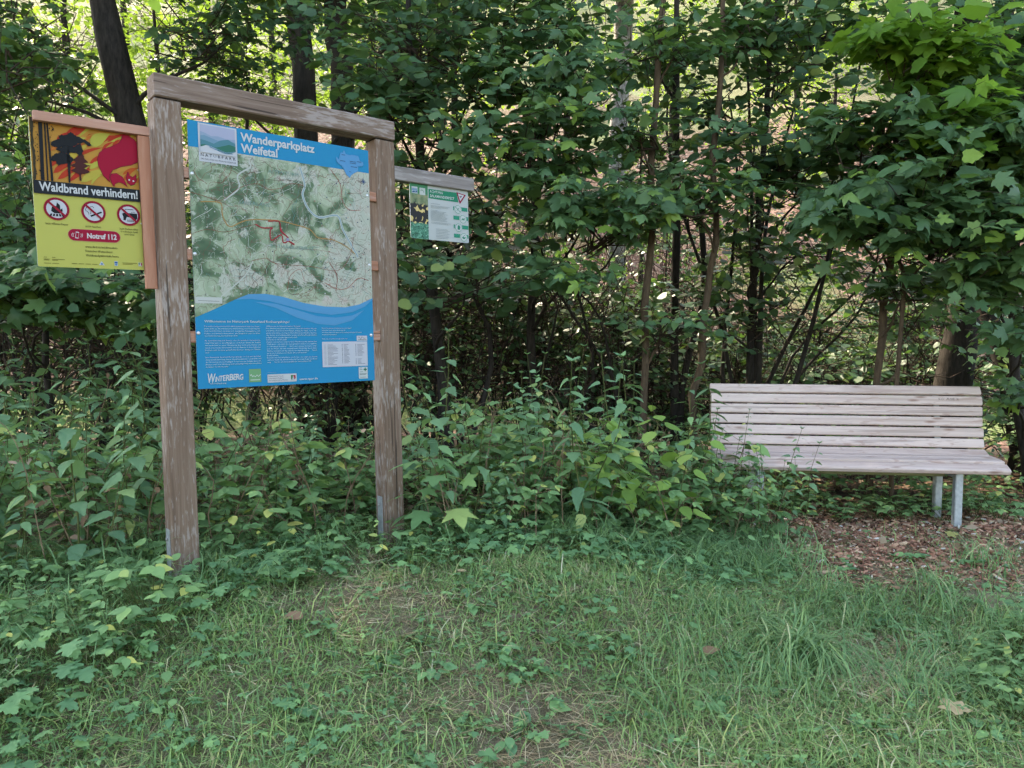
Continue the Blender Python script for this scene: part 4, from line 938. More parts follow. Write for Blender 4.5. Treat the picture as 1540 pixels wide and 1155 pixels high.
# -- saplings and hazels that form the leafy edge
HZ = T_ROUND
tree('hazel_bush', 'dark green hazel crowding over the beam and above the salamander notice', [gz3(-.6, 7.0), W(640, 300, 7.0), W(620, 60, 6.8), (-.9, 6.7, 5.6)], [.06, .045, .03, .012],
     [(W(640, 60, 6.4), (1.0, .8, .6), 66, .105), (W(575, 140, 6.2), (.6, .6, .3), 30, .105), (W(680, 190, 6.3), (.8, .7, .5), 52, .105), (W(760, 100, 6.6), (.8, .7, .6), 52, .11), (W(620, 330, 6.8), (.9, .7, .6), 54, .10), (W(760, 300, 6.4), (.7, .6, .6), 46, .105), (W(700, 420, 6.2), (.8, .6, .25), 34, .105)],
     ('bark_stem', 'hazel'), seed=11, leafT=HZ, extra=[thin_stem(gz3(-.5, 7.1), W(720, 120, 6.8), .03, .01), thin_stem(gz3(-.7, 7.0), W(560, 160, 6.8), .028, .01)])
tree('maple_sapling', 'shadowed maple sapling with wide layered leaves behind the salamander notice', [gz3(.2, 7.6), W(800, 400, 7.4), W(820, 120, 7.2), (.6, 7, 5.5)], [.05, .04, .028, .012],
     [(W(840, 130, 6.2), (.75, .6, .35), 44, .15), (W(800, 220, 6.0), (.7, .6, .35), 38, .15), (W(870, 310, 6.0), (.6, .55, .22), 30, .15), (W(930, 330, 5.9), (.45, .45, .18), 20, .14), (W(790, 20, 6.6), (.8, .6, .5), 42, .13), (W(840, 420, 5.9), (.35, .4, .15), 12, .15)],
     ('bark_stem', 'maple'), seed=12)
S1 = tree('sapling', 'straight brown sapling stem standing clear between board and bench', [gz3(1.08, 6.15), W(968, 590, 6.15), W(975, 400, 6.15), W(978, 250, 6.15), W(992, 0, 6.15), (1.25, 6.1, 5.6)], [.033, .031, .030, .028, .024, .012],
     [(W(960, 200, 6.0), (.45, .4, .16), 16, .12), (W(1010, 80, 6.1), (.4, .4, .2), 16, .13), (W(1000, 490, 6.0), (.42, .35, .10), 20, .085, T_OVATE)], ('bark_brown', 'maple'), seed=13, cat_='sapling')
tree('sapling', 'brown sapling stem that bends towards the bench back', [gz3(1.5, 6.25), W(1045, 590, 6.25), W(1058, 470, 6.25), W(1074, 370, 6.25), W(1068, 250, 6.25), W(1082, 0, 6.25), (1.8, 6.2, 5.6)], [.033, .032, .029, .027, .025, .02, .01],
     [(W(1040, 300, 6.0), (.55, .45, .18), 24, .13), (W(1130, 60, 6.4), (.5, .4, .25), 18, .13)], ('bark_brown', 'maple'), seed=14, cat_='sapling')
hz = gz3(2.35, 7.4)
tree('hazel_bush', 'many-stemmed dark hazel clump rising behind the bench', [hz, W(1125, 500, 7.4), W(1140, 300, 7.4), W(1160, 0, 7.4), (2.7, 7.4, 6)], [.045, .036, .03, .022, .01],
     [(W(1180, 100, 6.8), (.9, .7, .5), 44, .11), (W(1150, 240, 6.4), (.7, .6, .25), 40, .11), (W(1230, 260, 6.4), (.6, .6, .25), 32, .11), (W(1120, 360, 6.8), (.5, .4, .3), 16, .10), (W(1250, 40, 7.0), (.7, .6, .5), 34, .11), (W(1050, 160, 7.2), (.7, .6, .4), 26, .11), (W(1180, 430, 7.6), (.9, .5, .5), 34, .085), (W(1100, 480, 7.2), (.6, .5, .4), 20, .08), (W(1240, 370, 7.8), (.9, .5, .4), 26, .09), (W(1120, 60, 8.2), (1.3, .6, .7), 60, .10)],
     ('bark_stem', 'hazel'), seed=15, leafT=HZ,
     extra=[thin_stem(hz + np.array([dx, dy, 0]), W(px, py, d), r0, .008, wb) for dx, dy, px, py, d, r0, wb in
            ((.05, 0, 1200, 120, 7.4, .032, .08), (.1, .05, 1250, 280, 7.2, .03, .06), (-.05, .1, 1090, 150, 7.6, .028, .08), (.12, -.05, 1290, 60, 7.6, .026, .12), (-.08, 0, 1110, 20, 7.3, .026, .06), (.0, .1, 1180, 0, 7.8, .03, .1), (.2, 0, 1320, 330, 7.0, .018, .06), (-.15, .05, 1010, 60, 7.8, .024, .1), (.18, 0, 1370, 260, 7.2, .016, .06))])
tree('hazel_bush', 'blackish thin stems leaning in the gloom between the two brown saplings', [gz3(1.75, 8.0), W(1015, 450, 8.0), W(1012, 150, 8.0), (1.75, 8.0, 6)], [.05, .045, .038, .015],
     [(W(1000, 260, 7.6), (.7, .6, .35), 30, .11), (W(960, 90, 7.8), (.8, .6, .4), 32, .11), (W(1080, 430, 7.6), (.7, .5, .3), 24, .10)], ('bark_stem', 'hazel'), seed=16, leafT=HZ,
     extra=[thin_stem(gz3(1.9, 8), W(1045, 300, 8), .04, .03, .05), thin_stem(gz3(1.3, 7.6), W(850, 380, 7.6), .03, .012, .1), thin_stem(gz3(1.5, 7.4), W(870, 440, 7.2), .022, .008, .08), thin_stem(gz3(1.2, 7.2), W(800, 300, 7.4), .02, .008, .1), thin_stem(gz3(.2, 7.4), W(860, 520, 7.2), .016, .006, .1)])
tree('maple_sapling', 'maple sapling with big bright leaves rising behind the bench seat back', [gz3(2.95, 6.15), W(1318, 560, 6.1), W(1332, 400, 6.1), W(1338, 250, 6.0), W(1350, 120, 5.9), W(1352, 20, 5.9)], [.034, .031, .027, .022, .014, .006],
     [(W(1350, 300, 5.6), (.7, .55, .22), 40, .17), (W(1280, 320, 5.6), (.5, .5, .2), 24, .17), (W(1440, 350, 5.4), (.55, .5, .22), 36, .16), (W(1300, 200, 5.8), (.5, .45, .2), 24, .16), (W(1420, 230, 5.6), (.55, .5, .2), 30, .17), (W(1360, 430, 5.8), (.5, .4, .12), 12, .17), (W(1380, 470, 6.8), (.8, .5, .4), 26, .10)],
     ('bark_brown', 'maple'), seed=17)
tree('maple_sapling', 'lime green top shoot of young maple leaves', [gz3(3.0, 5.85), W(1350, 420, 5.8), W(1345, 330, 5.75), W(1352, 180, 5.75), W(1362, 60, 5.75)], [.018, .015, .012, .010, .004],
     [(W(1350, 70, 5.6), (.32, .3, .16), 12, .20), (W(1395, 110, 5.6), (.3, .3, .14), 11, .20), (W(1460, 180, 5.5), (.32, .3, .16), 12, .19), (W(1400, 220, 5.5), (.2, .2, .1), 5, .18), (W(1310, 80, 5.7), (.2, .2, .1), 5, .18)], ('bark_brown', 'maple_bright'), seed=18)
tree('maple_sapling', 'maple branches hanging in at the bench end, layered green leaves', [gz3(4.35, 6.2), W(1520, 500, 6.0), W(1530, 250, 5.9), (4.4, 5.9, 4.6)], [.045, .035, .028, .012],
     [(W(1500, 330, 5.5), (.55, .5, .22), 36, .16), (W(1520, 240, 5.6), (.5, .5, .2), 32, .16), (W(1510, 420, 5.4), (.4, .4, .2), 24, .15), (W(1530, 490, 5.3), (.25, .3, .18), 14, .14), (W(1490, 170, 5.8), (.5, .5, .2), 28, .16), (W(1535, 90, 5.8), (.5, .5, .3), 26, .15), (W(1535, 590, 5.6), (.14, .2, .14), 6, .13)],
     ('bark', 'maple'), seed=19)
tree('maple_sapling', 'low shaded maple sapling under and behind the fire warning sign', [gz3(-3.6, 5.8), W(70, 450, 5.8), W(90, 250, 5.8)], [.03, .024, .01],
     [(W(120, 430, 5.2), (.6, .5, .2), 34, .15), (W(40, 450, 5.1), (.5, .5, .22), 30, .15), (W(200, 470, 5.4), (.4, .4, .2), 20, .14), (W(20, 330, 5.6), (.5, .5, .4), 30, .14), (W(20, 90, 6.2), (.5, .5, .3), 22, .15)],
     ('bark_stem', 'maple'), seed=20)

# -- dim understorey shrubs filling the space under the trees
def shrub(label, x, y, seed, spread=1.0, h=1.5, n_=115, size=.075, mat='hazel', nst=11, grp=None):
    r = np.random.default_rng(seed); b = gz3(x, y)
    ex = [thin_stem(b + r.normal(0, .08, 3) * np.array([1, 1, 0]), b + np.array([r.uniform(-1, 1) * spread, r.uniform(-.6, .6) * spread, h * r.uniform(.6, 1.2)]), .011, .004, .1, 7, r) for _ in range(nst)]
    tree('shrub', label, [b, b + np.array([.05, 0, h * .5]), b + np.array([.12, 0, h])], [.018, .014, .006],
         [((x, y, b[2] + h * .55), (spread, .7 * spread, h * .48), n_, size, T_OVATE, dict(per=(6, 10), length=(.3, .6), face=.35, flat=.5, connect=.6)), ((x, y, b[2] + h * .95), (spread * .9, .6 * spread, h * .3), n_ // 2, size * 1.15, T_ROUND, LOW)],
         ('bark_stem', mat), grp, seed, 'shrub', limbs=False, extra=ex)
for k, (x, y, sp_, h_) in enumerate(((-4.6, 6.6, 1.1, 2.3), (-3.5, 6.6, 1.0, 2.0), (-1.9, 8.0, 1.0, 2.0), (-.9, 8.2, 1.0, 2.0), (.1, 8.4, 1.0, 2.0), (1.0, 8.2, .9, 1.8), (5.3, 7.2, .8, 1.3), (4.95, 6.5, .5, .8), (-2.6, 8.3, 1.2, 2.6), (-.6, 8.6, 1.2, 2.6), (1.4, 8.9, 1.1, 2.0), (2.4, 8.4, 1.0, 1.4), (3.4, 8.0, 1.0, 1.2), (-5.6, 8.6, 1.4, 3.2), (5.2, 8.8, 1.2, 2.0), (-4.0, 9.6, 1.4, 3.4), (-1.2, 10.4, 1.4, 3.2), (-7.2, 10.2, 1.6, 3.4), (-5.4, 11.2, 1.6, 3.4), (-2.8, 11.6, 1.6, 3.2), (.4, 11.4, 1.6, 2.6), (2.2, 11.2, 1.4, 1.7), (4.0, 10.6, 1.4, 1.5), (5.8, 10.8, 1.4, 1.8), (.6, 9.6, 1.3, 2.4), (-4.4, 8.0, 1.2, 2.6), (2.9, 9.6, 1.2, 1.5), (4.6, 9.4, 1.2, 1.5), (-6.6, 7.6, 1.2, 2.8), (7.4, 10.4, 1.4, 2.2), (-3.4, 7.6, 1.1, 2.2), (2.0, 10.2, 1.3, 3.6), (3.6, 9.0, 1.1, 2.0), (3.9, 11.6, 1.5, 3.4), (5.6, 9.6, 1.2, 3.0), (.2, 12.0, 1.5, 4.2), (2.8, 12.4, 1.5, 4.4), (6.4, 11.8, 1.5, 4.0), (-1.6, 9.0, 1.1, 2.4), (.2, 9.2, 1.1, 2.3))):
    wh = 'behind the fire warning sign' if x < -2.7 else 'behind the map board' if x < -.3 else 'between the board and the bench' if x < 1.7 else 'behind the bench'
    shrub('dark leafy shrub with thin twigs under the trees ' + wh, x, y, 40 + k, sp_, h_, grp='dim shrubs ' + wh)

# -- sunlit young beeches on the far side, glowing through the gaps
r = np.random.default_rng(77)
proto = tree('beech_tree', 'sunlit yellow-green young beech glowing through gaps in the trees', [(0, 0, -.4), (.1, 0, 2), (0, .1, 4.5), (.1, 0, 7)], [.11, .09, .06, .02],
     [((0, -.1, 2.4), (1.7, 1.5, 1.1), 75, .13, T_OVATE), ((.3, 0, 4.2), (1.9, 1.6, 1.2), 85, .13, T_OVATE), ((-.2, 0, 6.2), (1.6, 1.4, 1.2), 70, .13, T_OVATE)], ('bark', 'lit'), 'sunlit beeches on the far slope', 30)
first = True
for px, d, s_ in ((60, 14, 1.0), (250, 15.5, 1.05), (380, 14, .9), (120, 18, 1.2), (330, 19, 1.2), (470, 17.5, 1.1), (-60, 16, 1.1), (590, 16, .9), (690, 20, 1.1), (850, 22, 1.0), (560, 22, 1.2), (1010, 24, 1.0), (1130, 17, .62), (1250, 22, .8), (960, 17, .6), (1400, 19, .75), (1500, 23, 1.0), (1190, 26, 1.0), (760, 15.5, .55), (200, 23, 1.2), (420, 25, 1.2), (660, 27, 1.1)):
    o = proto if first else copy_tree(proto); first = False
    x = (px - 770) / 1124 * d; o.location = (x, d, Gz(x, d)); o.rotation_euler = (0, 0, r.uniform(0, 6.28)); o.scale = (s_,) * 3

# ------------------------------------------------------------------ herb layer: plants, one object each, copied from a few builds
def plant(name, label, cat_, group, parts, mats, pn=('stem', 'foliage')):
    """parts: list of (V,F,slot); slot 0 = stems, 1.. = leaves"""
    o = empty(name); tag(o, label, cat_, group)
    st = [p for p in parts if p[2] == 0]; lf = [p for p in parts if p[2] > 0]
    if st: V, F, m_ = cat(st); link(pn[0], npmesh(pn[0], V, F, M[mats[0]]), o)
    if lf: V, F, m_ = cat(lf); link(pn[1], npmesh(pn[1], V, F, [M[q] for q in mats[1:]], m_ - 1), o)
    return o
def nettle(seed, h=.8, nst=1, size=.09, T=T_NETTLE, lean=.1, step=.062, yellow=.0):
    r = np.random.default_rng(seed); parts = []
    for s_ in range(nst):
        b = np.array([r.normal(0, .05), r.normal(0, .05), -.03]) if s_ else np.array([0, 0, -.03])
        hh = h * r.uniform(.75, 1.05); top = b + np.array([r.normal(0, lean), r.normal(0, lean), hh])
        pth = bend_path(b, top, 6, 0, .02, r); V, F = tube_path(pth, list(np.linspace(.0045, .0015, 6)), 4); parts.append((V, F, 0))
        P, D, Nn, S = [], [], [], []
        n_ = int(hh / step); a = r.uniform(0, 6.28)
        for k in range(n_):
            u = .12 + .88 * k / n_; a += math.pi / 2 + r.normal(0, .2)
            if u < .35 and r.random() < .45: continue
            p = pth[0] + (pth[-1] - pth[0]) * u
            i_ = min(4, int(u * 5)); p = pth[i_] + (pth[i_ + 1] - pth[i_]) * (u * 5 - i_) if u < 1 else pth[-1]
            sz = size * (1.05 if u < .75 else 1.05 - 2.4 * (u - .75)) * r.uniform(.75, 1.15)
            for q in (0, math.pi):
                d = np.array([math.cos(a + q), math.sin(a + q), r.uniform(-.55, .12)])
                P.append(p + d * .02); D.append(d); Nn.append(np.array([0, -.25, 1]) + .3 * d + r.normal(0, .15, 3)); S.append(max(.022, sz))
        for q in range(4):
            aa = a + q * 1.57; P.append(pth[-1]); D.append(np.array([math.cos(aa), math.sin(aa), .7])); Nn.append(np.array([-math.cos(aa) * .6, -math.sin(aa) * .6, 1])); S.append(size * .42)
        V, F = leaves(T, P, D, Nn, S); parts.append((V, F, 1))
    return parts
def raspberry(seed, h=.6, canes=3, size=.085, T=T_OVATE, spread=.22, lob=3, dens=9):
    r = np.random.default_rng(seed); parts = []; P, D, Nn, S = [], [], [], []; A, B = [], []
    for c_ in range(canes):
        b = np.array([r.normal(0, .04), r.normal(0, .04), -.03]); az = r.uniform(0, 6.28); hh = h * r.uniform(.7, 1.1)
        top = b + np.array([math.cos(az) * spread * r.uniform(.5, 1.4), math.sin(az) * spread * r.uniform(.5, 1.4), hh])
        pth = bend_path(b, top, 7, .06, .03, r); V, F = tube_path(pth, list(np.linspace(.0042, .0016, 7)), 4); parts.append((V, F, 0))
        for k in range(dens):
            u = .25 + .75 * (k + r.random()) / dens; i_ = min(5, int(u * 6)); p = pth[i_] + (pth[i_ + 1] - pth[i_]) * min(1, u * 6 - i_)
            a = k * 2.4 + r.uniform(-.4, .4); out = np.array([math.cos(a), math.sin(a), r.uniform(-.05, .45)]); pl_ = r.uniform(.04, .1)
            e = p + out * pl_; A.append(p); B.append(e); s0 = size * r.uniform(.7, 1.15) * (1.1 - .35 * u)
            n0 = np.array([0, -.25, 1]) + .25 * out + r.normal(0, .2, 3)
            for q in range(lob):
                aa = a + (0, 1.15, -1.15, 2.0, -2.0)[q]; d = np.array([math.cos(aa), math.sin(aa), -.22 + r.normal(0, .12)])
                P.append(e); D.append(d); Nn.append(n0 + r.normal(0, .1, 3)); S.append(s0 * (1.1 if q == 0 else .85))
    V, F = tubes(A, B, .0016, .0012); parts.append((V, F, 0))
    V, F = leaves(T, P, D, Nn, S); parts.append((V, F, 1)); return parts
def rosette(seed, n_=9, h=.14, spread=.14, size=.075, T=T_PALM, lob=1):
    r = np.random.default_rng(seed); A, B, P, D, Nn, S = [], [], [], [], [], []
    for k in range(n_):
        a = r.uniform(0, 6.28); q = spread * r.uniform(.25, 1.1); e = np.array([math.cos(a) * q, math.sin(a) * q, h * r.uniform(.35, 1.1)])
        A.append((r.normal(0, .008), r.normal(0, .008), -.01)); B.append(e); s0 = size * r.uniform(.65, 1.2)
        n0 = np.array([.3 * math.cos(a), .3 * math.sin(a) - .2, 1]) + r.normal(0, .15, 3)
        for j in range(lob):
            aa = a + (0, 1.25, -1.25)[j]; P.append(e); D.append((math.cos(aa), math.sin(aa), -.1)); Nn.append(n0); S.append(s0 * (1 if j == 0 else .85))
    V, F = tubes(A, B, .0018, .0013); parts = [(V, F, 0)]
    V, F = leaves(T, P, D, Nn, S); return parts + [(V, F, 1)]
def blades(P, az, Ln, Wd, bend, tilt, r, seg=3):
    """grass blades, tapered and bending over"""
    n_ = len(P); out = np.stack([np.cos(az), np.sin(az), np.zeros(n_)], 1); side = np.stack([-np.sin(az), np.cos(az), np.zeros(n_)], 1)
    V = []
    for k in range(seg + 1):
        u = k / seg; th = tilt + bend * u * u
        c = P + Ln[:, None] * u * (out * np.sin(th * .8 + .1)[:, None] + np.array([0, 0, 1.]) * np.cos(th * .8 + .1)[:, None])
        wv = Wd[:, None] * (1 - u) ** .7 * .5
        if k < seg: V += [c - side * wv, c + side * wv]
        else: V.append(c)
    V = np.stack(V, 1); f = []
    for k in range(seg - 1): f += [(2 * k, 2 * k + 1, 2 * k + 3), (2 * k, 2 * k + 3, 2 * k + 2)]
    f.append((2 * seg - 2, 2 * seg - 1, 2 * seg)); f = np.array(f)
    return V.reshape(-1, 3), (f[None] + (np.arange(n_) * (2 * seg + 1))[:, None, None]).reshape(-1, 3)
def tuft(seed, n_=60, ln=.4, wd=.006, spread=.05, bend=1.5):
    r = np.random.default_rng(seed)
    P = np.stack([r.normal(0, spread, n_), r.normal(0, spread, n_), np.full(n_, -.01)], 1)
    V, F = blades(P, r.uniform(0, 6.28, n_), ln * r.uniform(.5, 1.1, n_), wd * r.uniform(.7, 1.3, n_), bend * r.uniform(.5, 1.4, n_), r.uniform(.05, .5, n_), r, 5)
    return [(V, F, 1)]
def scatter(protos, zones, seed, smin=.8, smax=1.2, tiltv=.12):
    """zones: list of (points, label, group)"""
    r = np.random.default_rng(seed); used = set()
    pts = [(q, lb, gr) for ps, lb, gr in zones for q in ps]
    pts = [a for a in pts if math.hypot(a[0][0] + 1.44, a[0][1] - 3.05) > .24 and math.hypot(a[0][0] + .72, a[0][1] - 3.85) > .16]
    for k, (q, lb, gr) in enumerate(pts):
        j = int(r.integers(len(protos))) if len(pts) > len(protos) else k % len(protos)
        o = protos[j] if j not in used else copy_tree(protos[j]); used.add(j)
        s_ = r.uniform(smin, smax) * (q[2] if len(q) > 2 else 1)
        o.location = (q[0], q[1], Gz(q[0], q[1])); o.rotation_euler = (r.normal(0, tiltv), r.normal(0, tiltv), r.uniform(0, 6.28)); o.scale = (s_,) * 3; tag(o, lb, None, gr)
    for j, p in enumerate(protos):
        if j not in used:
            for ch in list(p.children): bpy.data.objects.remove(ch)
            bpy.data.objects.remove(p)
def at(px, py):                       # where that line of sight meets the ground
    lo, hi = 1.2, 14.0
    f = lambda d: W(px, py, d)[2] - Gz(W(px, py, d)[0], d)
    for d in np.arange(1.3, 14, .05):
        if f(d) < 0: return W(px, py, d)[:2]
    return W(px, py, 12)[:2]
def zone(poly, n_, seed, mind=.0):
    """points inside a polygon on the ground"""
    r = np.random.default_rng(seed); poly = np.asarray(poly, float); lo, hi = poly.min(0), poly.max(0); o = []
    tries = 0
    while len(o) < n_ and tries < n_ * 60:
        tries += 1; p = r.uniform(lo, hi); ins = False
        for a, b in zip(poly, np.roll(poly, -1, 0)):
            if (a[1] > p[1]) != (b[1] > p[1]) and p[0] < (b[0] - a[0]) * (p[1] - a[1]) / (b[1] - a[1]) + a[0]: ins = not ins
        if ins and all((p[0] - q[0]) ** 2 + (p[1] - q[1]) ** 2 > mind * mind for q in o): o.append(p)
    return o
nets = [plant('nettle_plant', 'upright stinging nettle with drooping toothed leaves in the undergrowth round the board', 'nettle', 'nettles in the undergrowth', nettle(100 + k, .8, 1 + k % 2, (.065, .09, .115, .08, .10)[k]), ('stem_green', 'nettle')) for k in range(5)]
rasps = [plant('raspberry_plant', 'leafy raspberry cane with three-part leaves in the undergrowth behind the board', 'raspberry plant', 'raspberry canes in the undergrowth', raspberry(120 + k, .55, 3, (.06, .085, .11, .07, .095)[k]), ('stem_brown', 'rasp')) for k in range(5)]
herbs = [plant('cranesbill_plant', 'low herb with deeply cut palm-shaped leaves along the edge of the grass', 'herb', 'low herbs along the grass edge', rosette(140 + k, 13, .12, .13, .058), ('stem_green', 'herb')) for k in range(5)]
elders = [plant('ground_elder', 'low herb with three smooth oval leaflets at the foot of the undergrowth', 'herb', 'oval-leaved herbs at the undergrowth foot', rosette(160 + k, 11, .14, .12, .05, T_OVATE, 3), ('stem_green', 'rasp')) for k in range(4)]
tufts = [plant('grass_tuft', 'arching tuft of long blue-green grass at the edge of the undergrowth', 'grass tuft', 'long grass tufts at the undergrowth edge', tuft(180 + k, 42, .40, .007, .07, 1.9), ('stem_green', 'tall_grass'), ('stem', 'blade_clump')) for k in range(4)]
# left of the board and below the fire sign
ZL = [(-3.4, 3.2), (-1.95, 2.85), (-1.75, 3.5), (-1.45, 4.3), (-1.7, 5.2), (-3.9, 5.4)]
ZB = [(-1.45, 3.55), (-.8, 4.15), (-.6, 5.4), (-1.9, 5.6), (-1.7, 4.4)]
ZM = [(-.55, 4.1), (.1, 4.05), (.6, 4.12), (1.1, 4.5), (1.45, 4.85), (1.45, 5.9), (-.7, 5.9)]
ZBK = [(1.4, 5.95), (3.9, 5.8), (4.2, 6.6), (1.2, 6.8)]
ZD = [(-4, 4.4), (-2.1, 4.6), (-2.3, 5.8), (-4.4, 6.0)]
scatter(nets, [(zone(ZL, 46, 1, .12), 'upright nettle with drooping toothed leaves below the fire warning sign', 'nettles below the fire sign'),
               (zone(ZM, 42, 2, .12), 'upright nettle with toothed leaves between the board and the bench', 'nettles between board and bench'),
               ([(*a, .62) for a in zone(ZB, 16, 3, .12)], 'upright nettle with toothed leaves under the blue map panel', 'nettles under the map panel'),
               (zone(ZD, 30, 31, .15), 'shaded nettle at the wood edge behind the board', 'nettles at the wood edge')], 5, .55, 1.5)
scatter(rasps, [([(*a, .85) for a in zone(ZB, 42, 6, .1)], 'raspberry cane with three-part leaves under the blue map panel', 'raspberry canes under the map panel'),
                (zone(ZM, 58, 7, .1), 'raspberry cane with three-part leaves between the board and the bench', 'raspberry canes between board and bench'),
                (zone(ZL, 24, 8, .12), 'raspberry cane with three-part leaves below the fire warning sign', 'raspberry canes below the fire sign'),
                (zone(ZBK, 20, 9, .15), 'raspberry cane with three-part leaves behind the bench', 'raspberry canes behind the bench')], 10, .55, 1.35)
edge = zone([(-1.2, 2.9), (-.6, 3.4), (.2, 3.65), (1.2, 4.1), (1.5, 4.9), (.4, 4.6), (-.7, 4.2), (-1.5, 3.5)], 66, 12, .08)
edgl = zone([(-3.2, 2.3), (-1.6, 2.45), (-1.2, 3.0), (-1.5, 3.5), (-2.2, 3.1), (-3.4, 3.3)], 26, 121, .08)
scatter(herbs, [(edge, 'low herb with deeply cut palm-shaped leaves at the grass edge before the salamander notice post', 'palm-leaved herbs at the grass edge'),
                (edgl + zone([(-2.6, 2.0), (-1.4, 2.3), (-1.2, 2.8), (-2.8, 2.9)], 14, 13, .09), 'low herb with deeply cut leaves in front of the fire sign post', 'palm-leaved herbs before the fire sign'),
                ([(*a, .6) for a in zone([(-1.6, 2.0), (-.2, 2.0), (.7, 3.0), (.3, 3.5), (-.7, 3.0), (-1.3, 2.6)], 44, 141, .1)], 'small deeply cut herb scattered in the open grass before the board', 'small herbs in the open grass'),
                ([(*a, .75) for a in zone([(.3, 3.6), (1.4, 3.9), (1.7, 4.5), (1.1, 4.3), (.2, 3.9)], 20, 142, .09)], 'deeply cut herb among long grass before the wood chips', 'palm-leaved herbs by the wood chips'),
                (zone(ZM, 20, 14, .1), 'palm-leaved herb half hidden among nettles beside the bench', 'palm-leaved herbs among the nettles')], 15, .7, 1.15)
scatter(elders, [(zone([(-2.9, 2.2), (-1.5, 2.5), (-1.0, 3.2), (-1.6, 3.6), (-3.2, 3.2)], 40, 16, .08), 'low herb with three oval leaflets in front of the fire sign post', 'oval-leaved herbs before the fire sign'),
                 (zone([(-1.0, 3.2), (.1, 3.9), (1.0, 4.3), (.9, 4.8), (-.8, 4.3), (-1.5, 3.6)], 44, 161, .08), 'low herb with three oval leaflets at the foot of the salamander notice post', 'oval-leaved herbs at the notice post'),
                 (zone([(1.5, 5.45), (3.8, 5.25), (3.9, 5.9), (1.4, 6.1)], 64, 17, .1), 'low herb with oval leaflets growing under the bench', 'oval-leaved herbs under the bench'),
                 (zone([at(1490, 1010), at(1545, 960), at(1600, 1060), at(1570, 1140), at(1500, 1090)], 16, 181, .07), 'low oval-leaved herb in the dense green patch on the far side of the open grass', 'oval-leaved herbs in the grass patch'),
                 (zone(ZB, 24, 18, .1), 'low herb with oval leaflets under the blue map panel', 'oval-leaved herbs under the map panel')], 19, .7, 1.2)
scatter(tufts, [(zone([(-.1, 4.1), (.8, 3.95), (1.7, 4.3), (1.65, 4.9), (1.1, 4.8), (.3, 4.5)], 56, 20, .07), 'arching tuft of long blue-green grass beside the wood chips', 'long grass tufts by the wood chips'),
                (zone([(-2.4, 2.3), (-1.7, 2.6), (-.8, 3.5), (-.2, 4.1), (-1.0, 4.0), (-2.8, 3.1), (-2.8, 2.0)], 50, 21, .1), 'arching tuft of long grass around the board posts', 'long grass tufts round the posts'),
                (zone([(.5, 2.7), (2.0, 2.7), (2.7, 3.7), (2.3, 4.1), (.9, 3.7)], 30, 23, .16), 'small tussock of longer grass in the open grass before the bench', 'tussocks in the open grass'),
                ([at(1490, 860), at(1530, 850), at(1400, 880)], 'long grass tuft on the wood chips before the bench end', 'long grass tufts on the wood chips')], 22, .5, 1.1)
def single(name, label, cat_, parts, mats, px=None, py=None, xy=None, s_=1.0, pn=('stem', 'foliage'), rot=0.0):
    o = plant(name, label, cat_, None, parts, mats, pn); x, y = xy if xy is not None else at(px, py)
    o.location = (x, y, Gz(x, y)); o.scale = (s_,) * 3; o.rotation_euler = (0, 0, rot); return o
scatter2 = [(1.28, 4.78), (1.42, 4.92), (1.55, 4.86), (1.36, 5.06), (1.62, 4.98), (1.22, 4.98), (1.5, 5.05), (1.7, 4.9), (1.48, 4.78), (1.6, 4.7), (1.78, 4.8), (1.4, 4.7), (1.56, 4.62), (1.72, 5.0), (1.66, 4.82)]
for k, q in enumerate(scatter2):
    o = copy_tree((nets + rasps)[(k * 3) % 9]); o.location = (q[0], q[1], Gz(*q)); o.scale = (.72 + .06 * (k % 4),) * 3; o.rotation_euler = (0, 0, k * 1.7)
    tag(o, 'leafy weed crowding against the arm end of the bench' if o['category'] == 'nettle' else 'raspberry cane crowding against the arm end of the bench', None, 'weeds at the bench end' if o['category'] == 'nettle' else 'canes at the bench end')
single('dogwood_shrub', 'bright lime green leafy young shrub beside the bench', 'shrub', raspberry(201, .78, 7, .12, T_OVATE, .30, 1, 12), ('stem_green', 'lime'), xy=(.80, 4.5), s_=1.15)
single('tall_weed', 'tallest feathery weed standing before the dark gap beside the post', 'weed', nettle(202, 1.1, 6, .075, T_OVATE, .2, .05), ('stem_green', 'nettle'), xy=(.2, 4.55))
single('maple_seedling', 'young maple with broad pale green leaves against the base of the salamander notice post', 'seedling', raspberry(203, .5, 3, .15, T_MAPLE_C, .16, 1, 6), ('stem_brown', 'rasp'), xy=(-.38, 3.95))
single('ground_elder', 'pale green leafy seedling at the foot of the fire sign post', 'herb', rosette(204, 24, .22, .2, .075, T_OVATE, 3), ('stem_green', 'rasp'), xy=(-1.45, 2.93))
single('climbing_vine', 'thin small-leaved vine reaching over the arm end of the bench', 'vine', nettle(205, .82, 2, .045, T_OVATE, .10, .045), ('stem_green', 'nettle'), xy=(1.5, 5.1))
single('grass_tuft', 'large dark green sedge tuft spreading in the open grass', 'grass tuft', tuft(206, 190, .40, .010, .06, 2.1), ('stem_green', 'tall_grass'), 1215, 1005, None, 1.0, ('stem', 'blade_clump'))
single('dock_plant', 'flat plantain with broad ribbed grey-green leaves in the grass', 'plantain', rosette(207, 5, .03, .10, .13, T_OVATE), ('stem_green', 'herb'), 800, 1090)
single('dead_weed', 'withered brown weed with curled leaves between the fire sign and the board post', 'dead plant', nettle(208, .62, 3, .06, T_NETTLE, .12, .07), ('stem_brown', 'dead'), xy=(-2.05, 3.55))
single('dead_weed', 'withered russet weed among green plants halfway from board to bench', 'dead plant', nettle(209, .55, 5, .05, T_NETTLE, .14, .06), ('stem_brown', 'dead'), xy=(.22, 4.62))
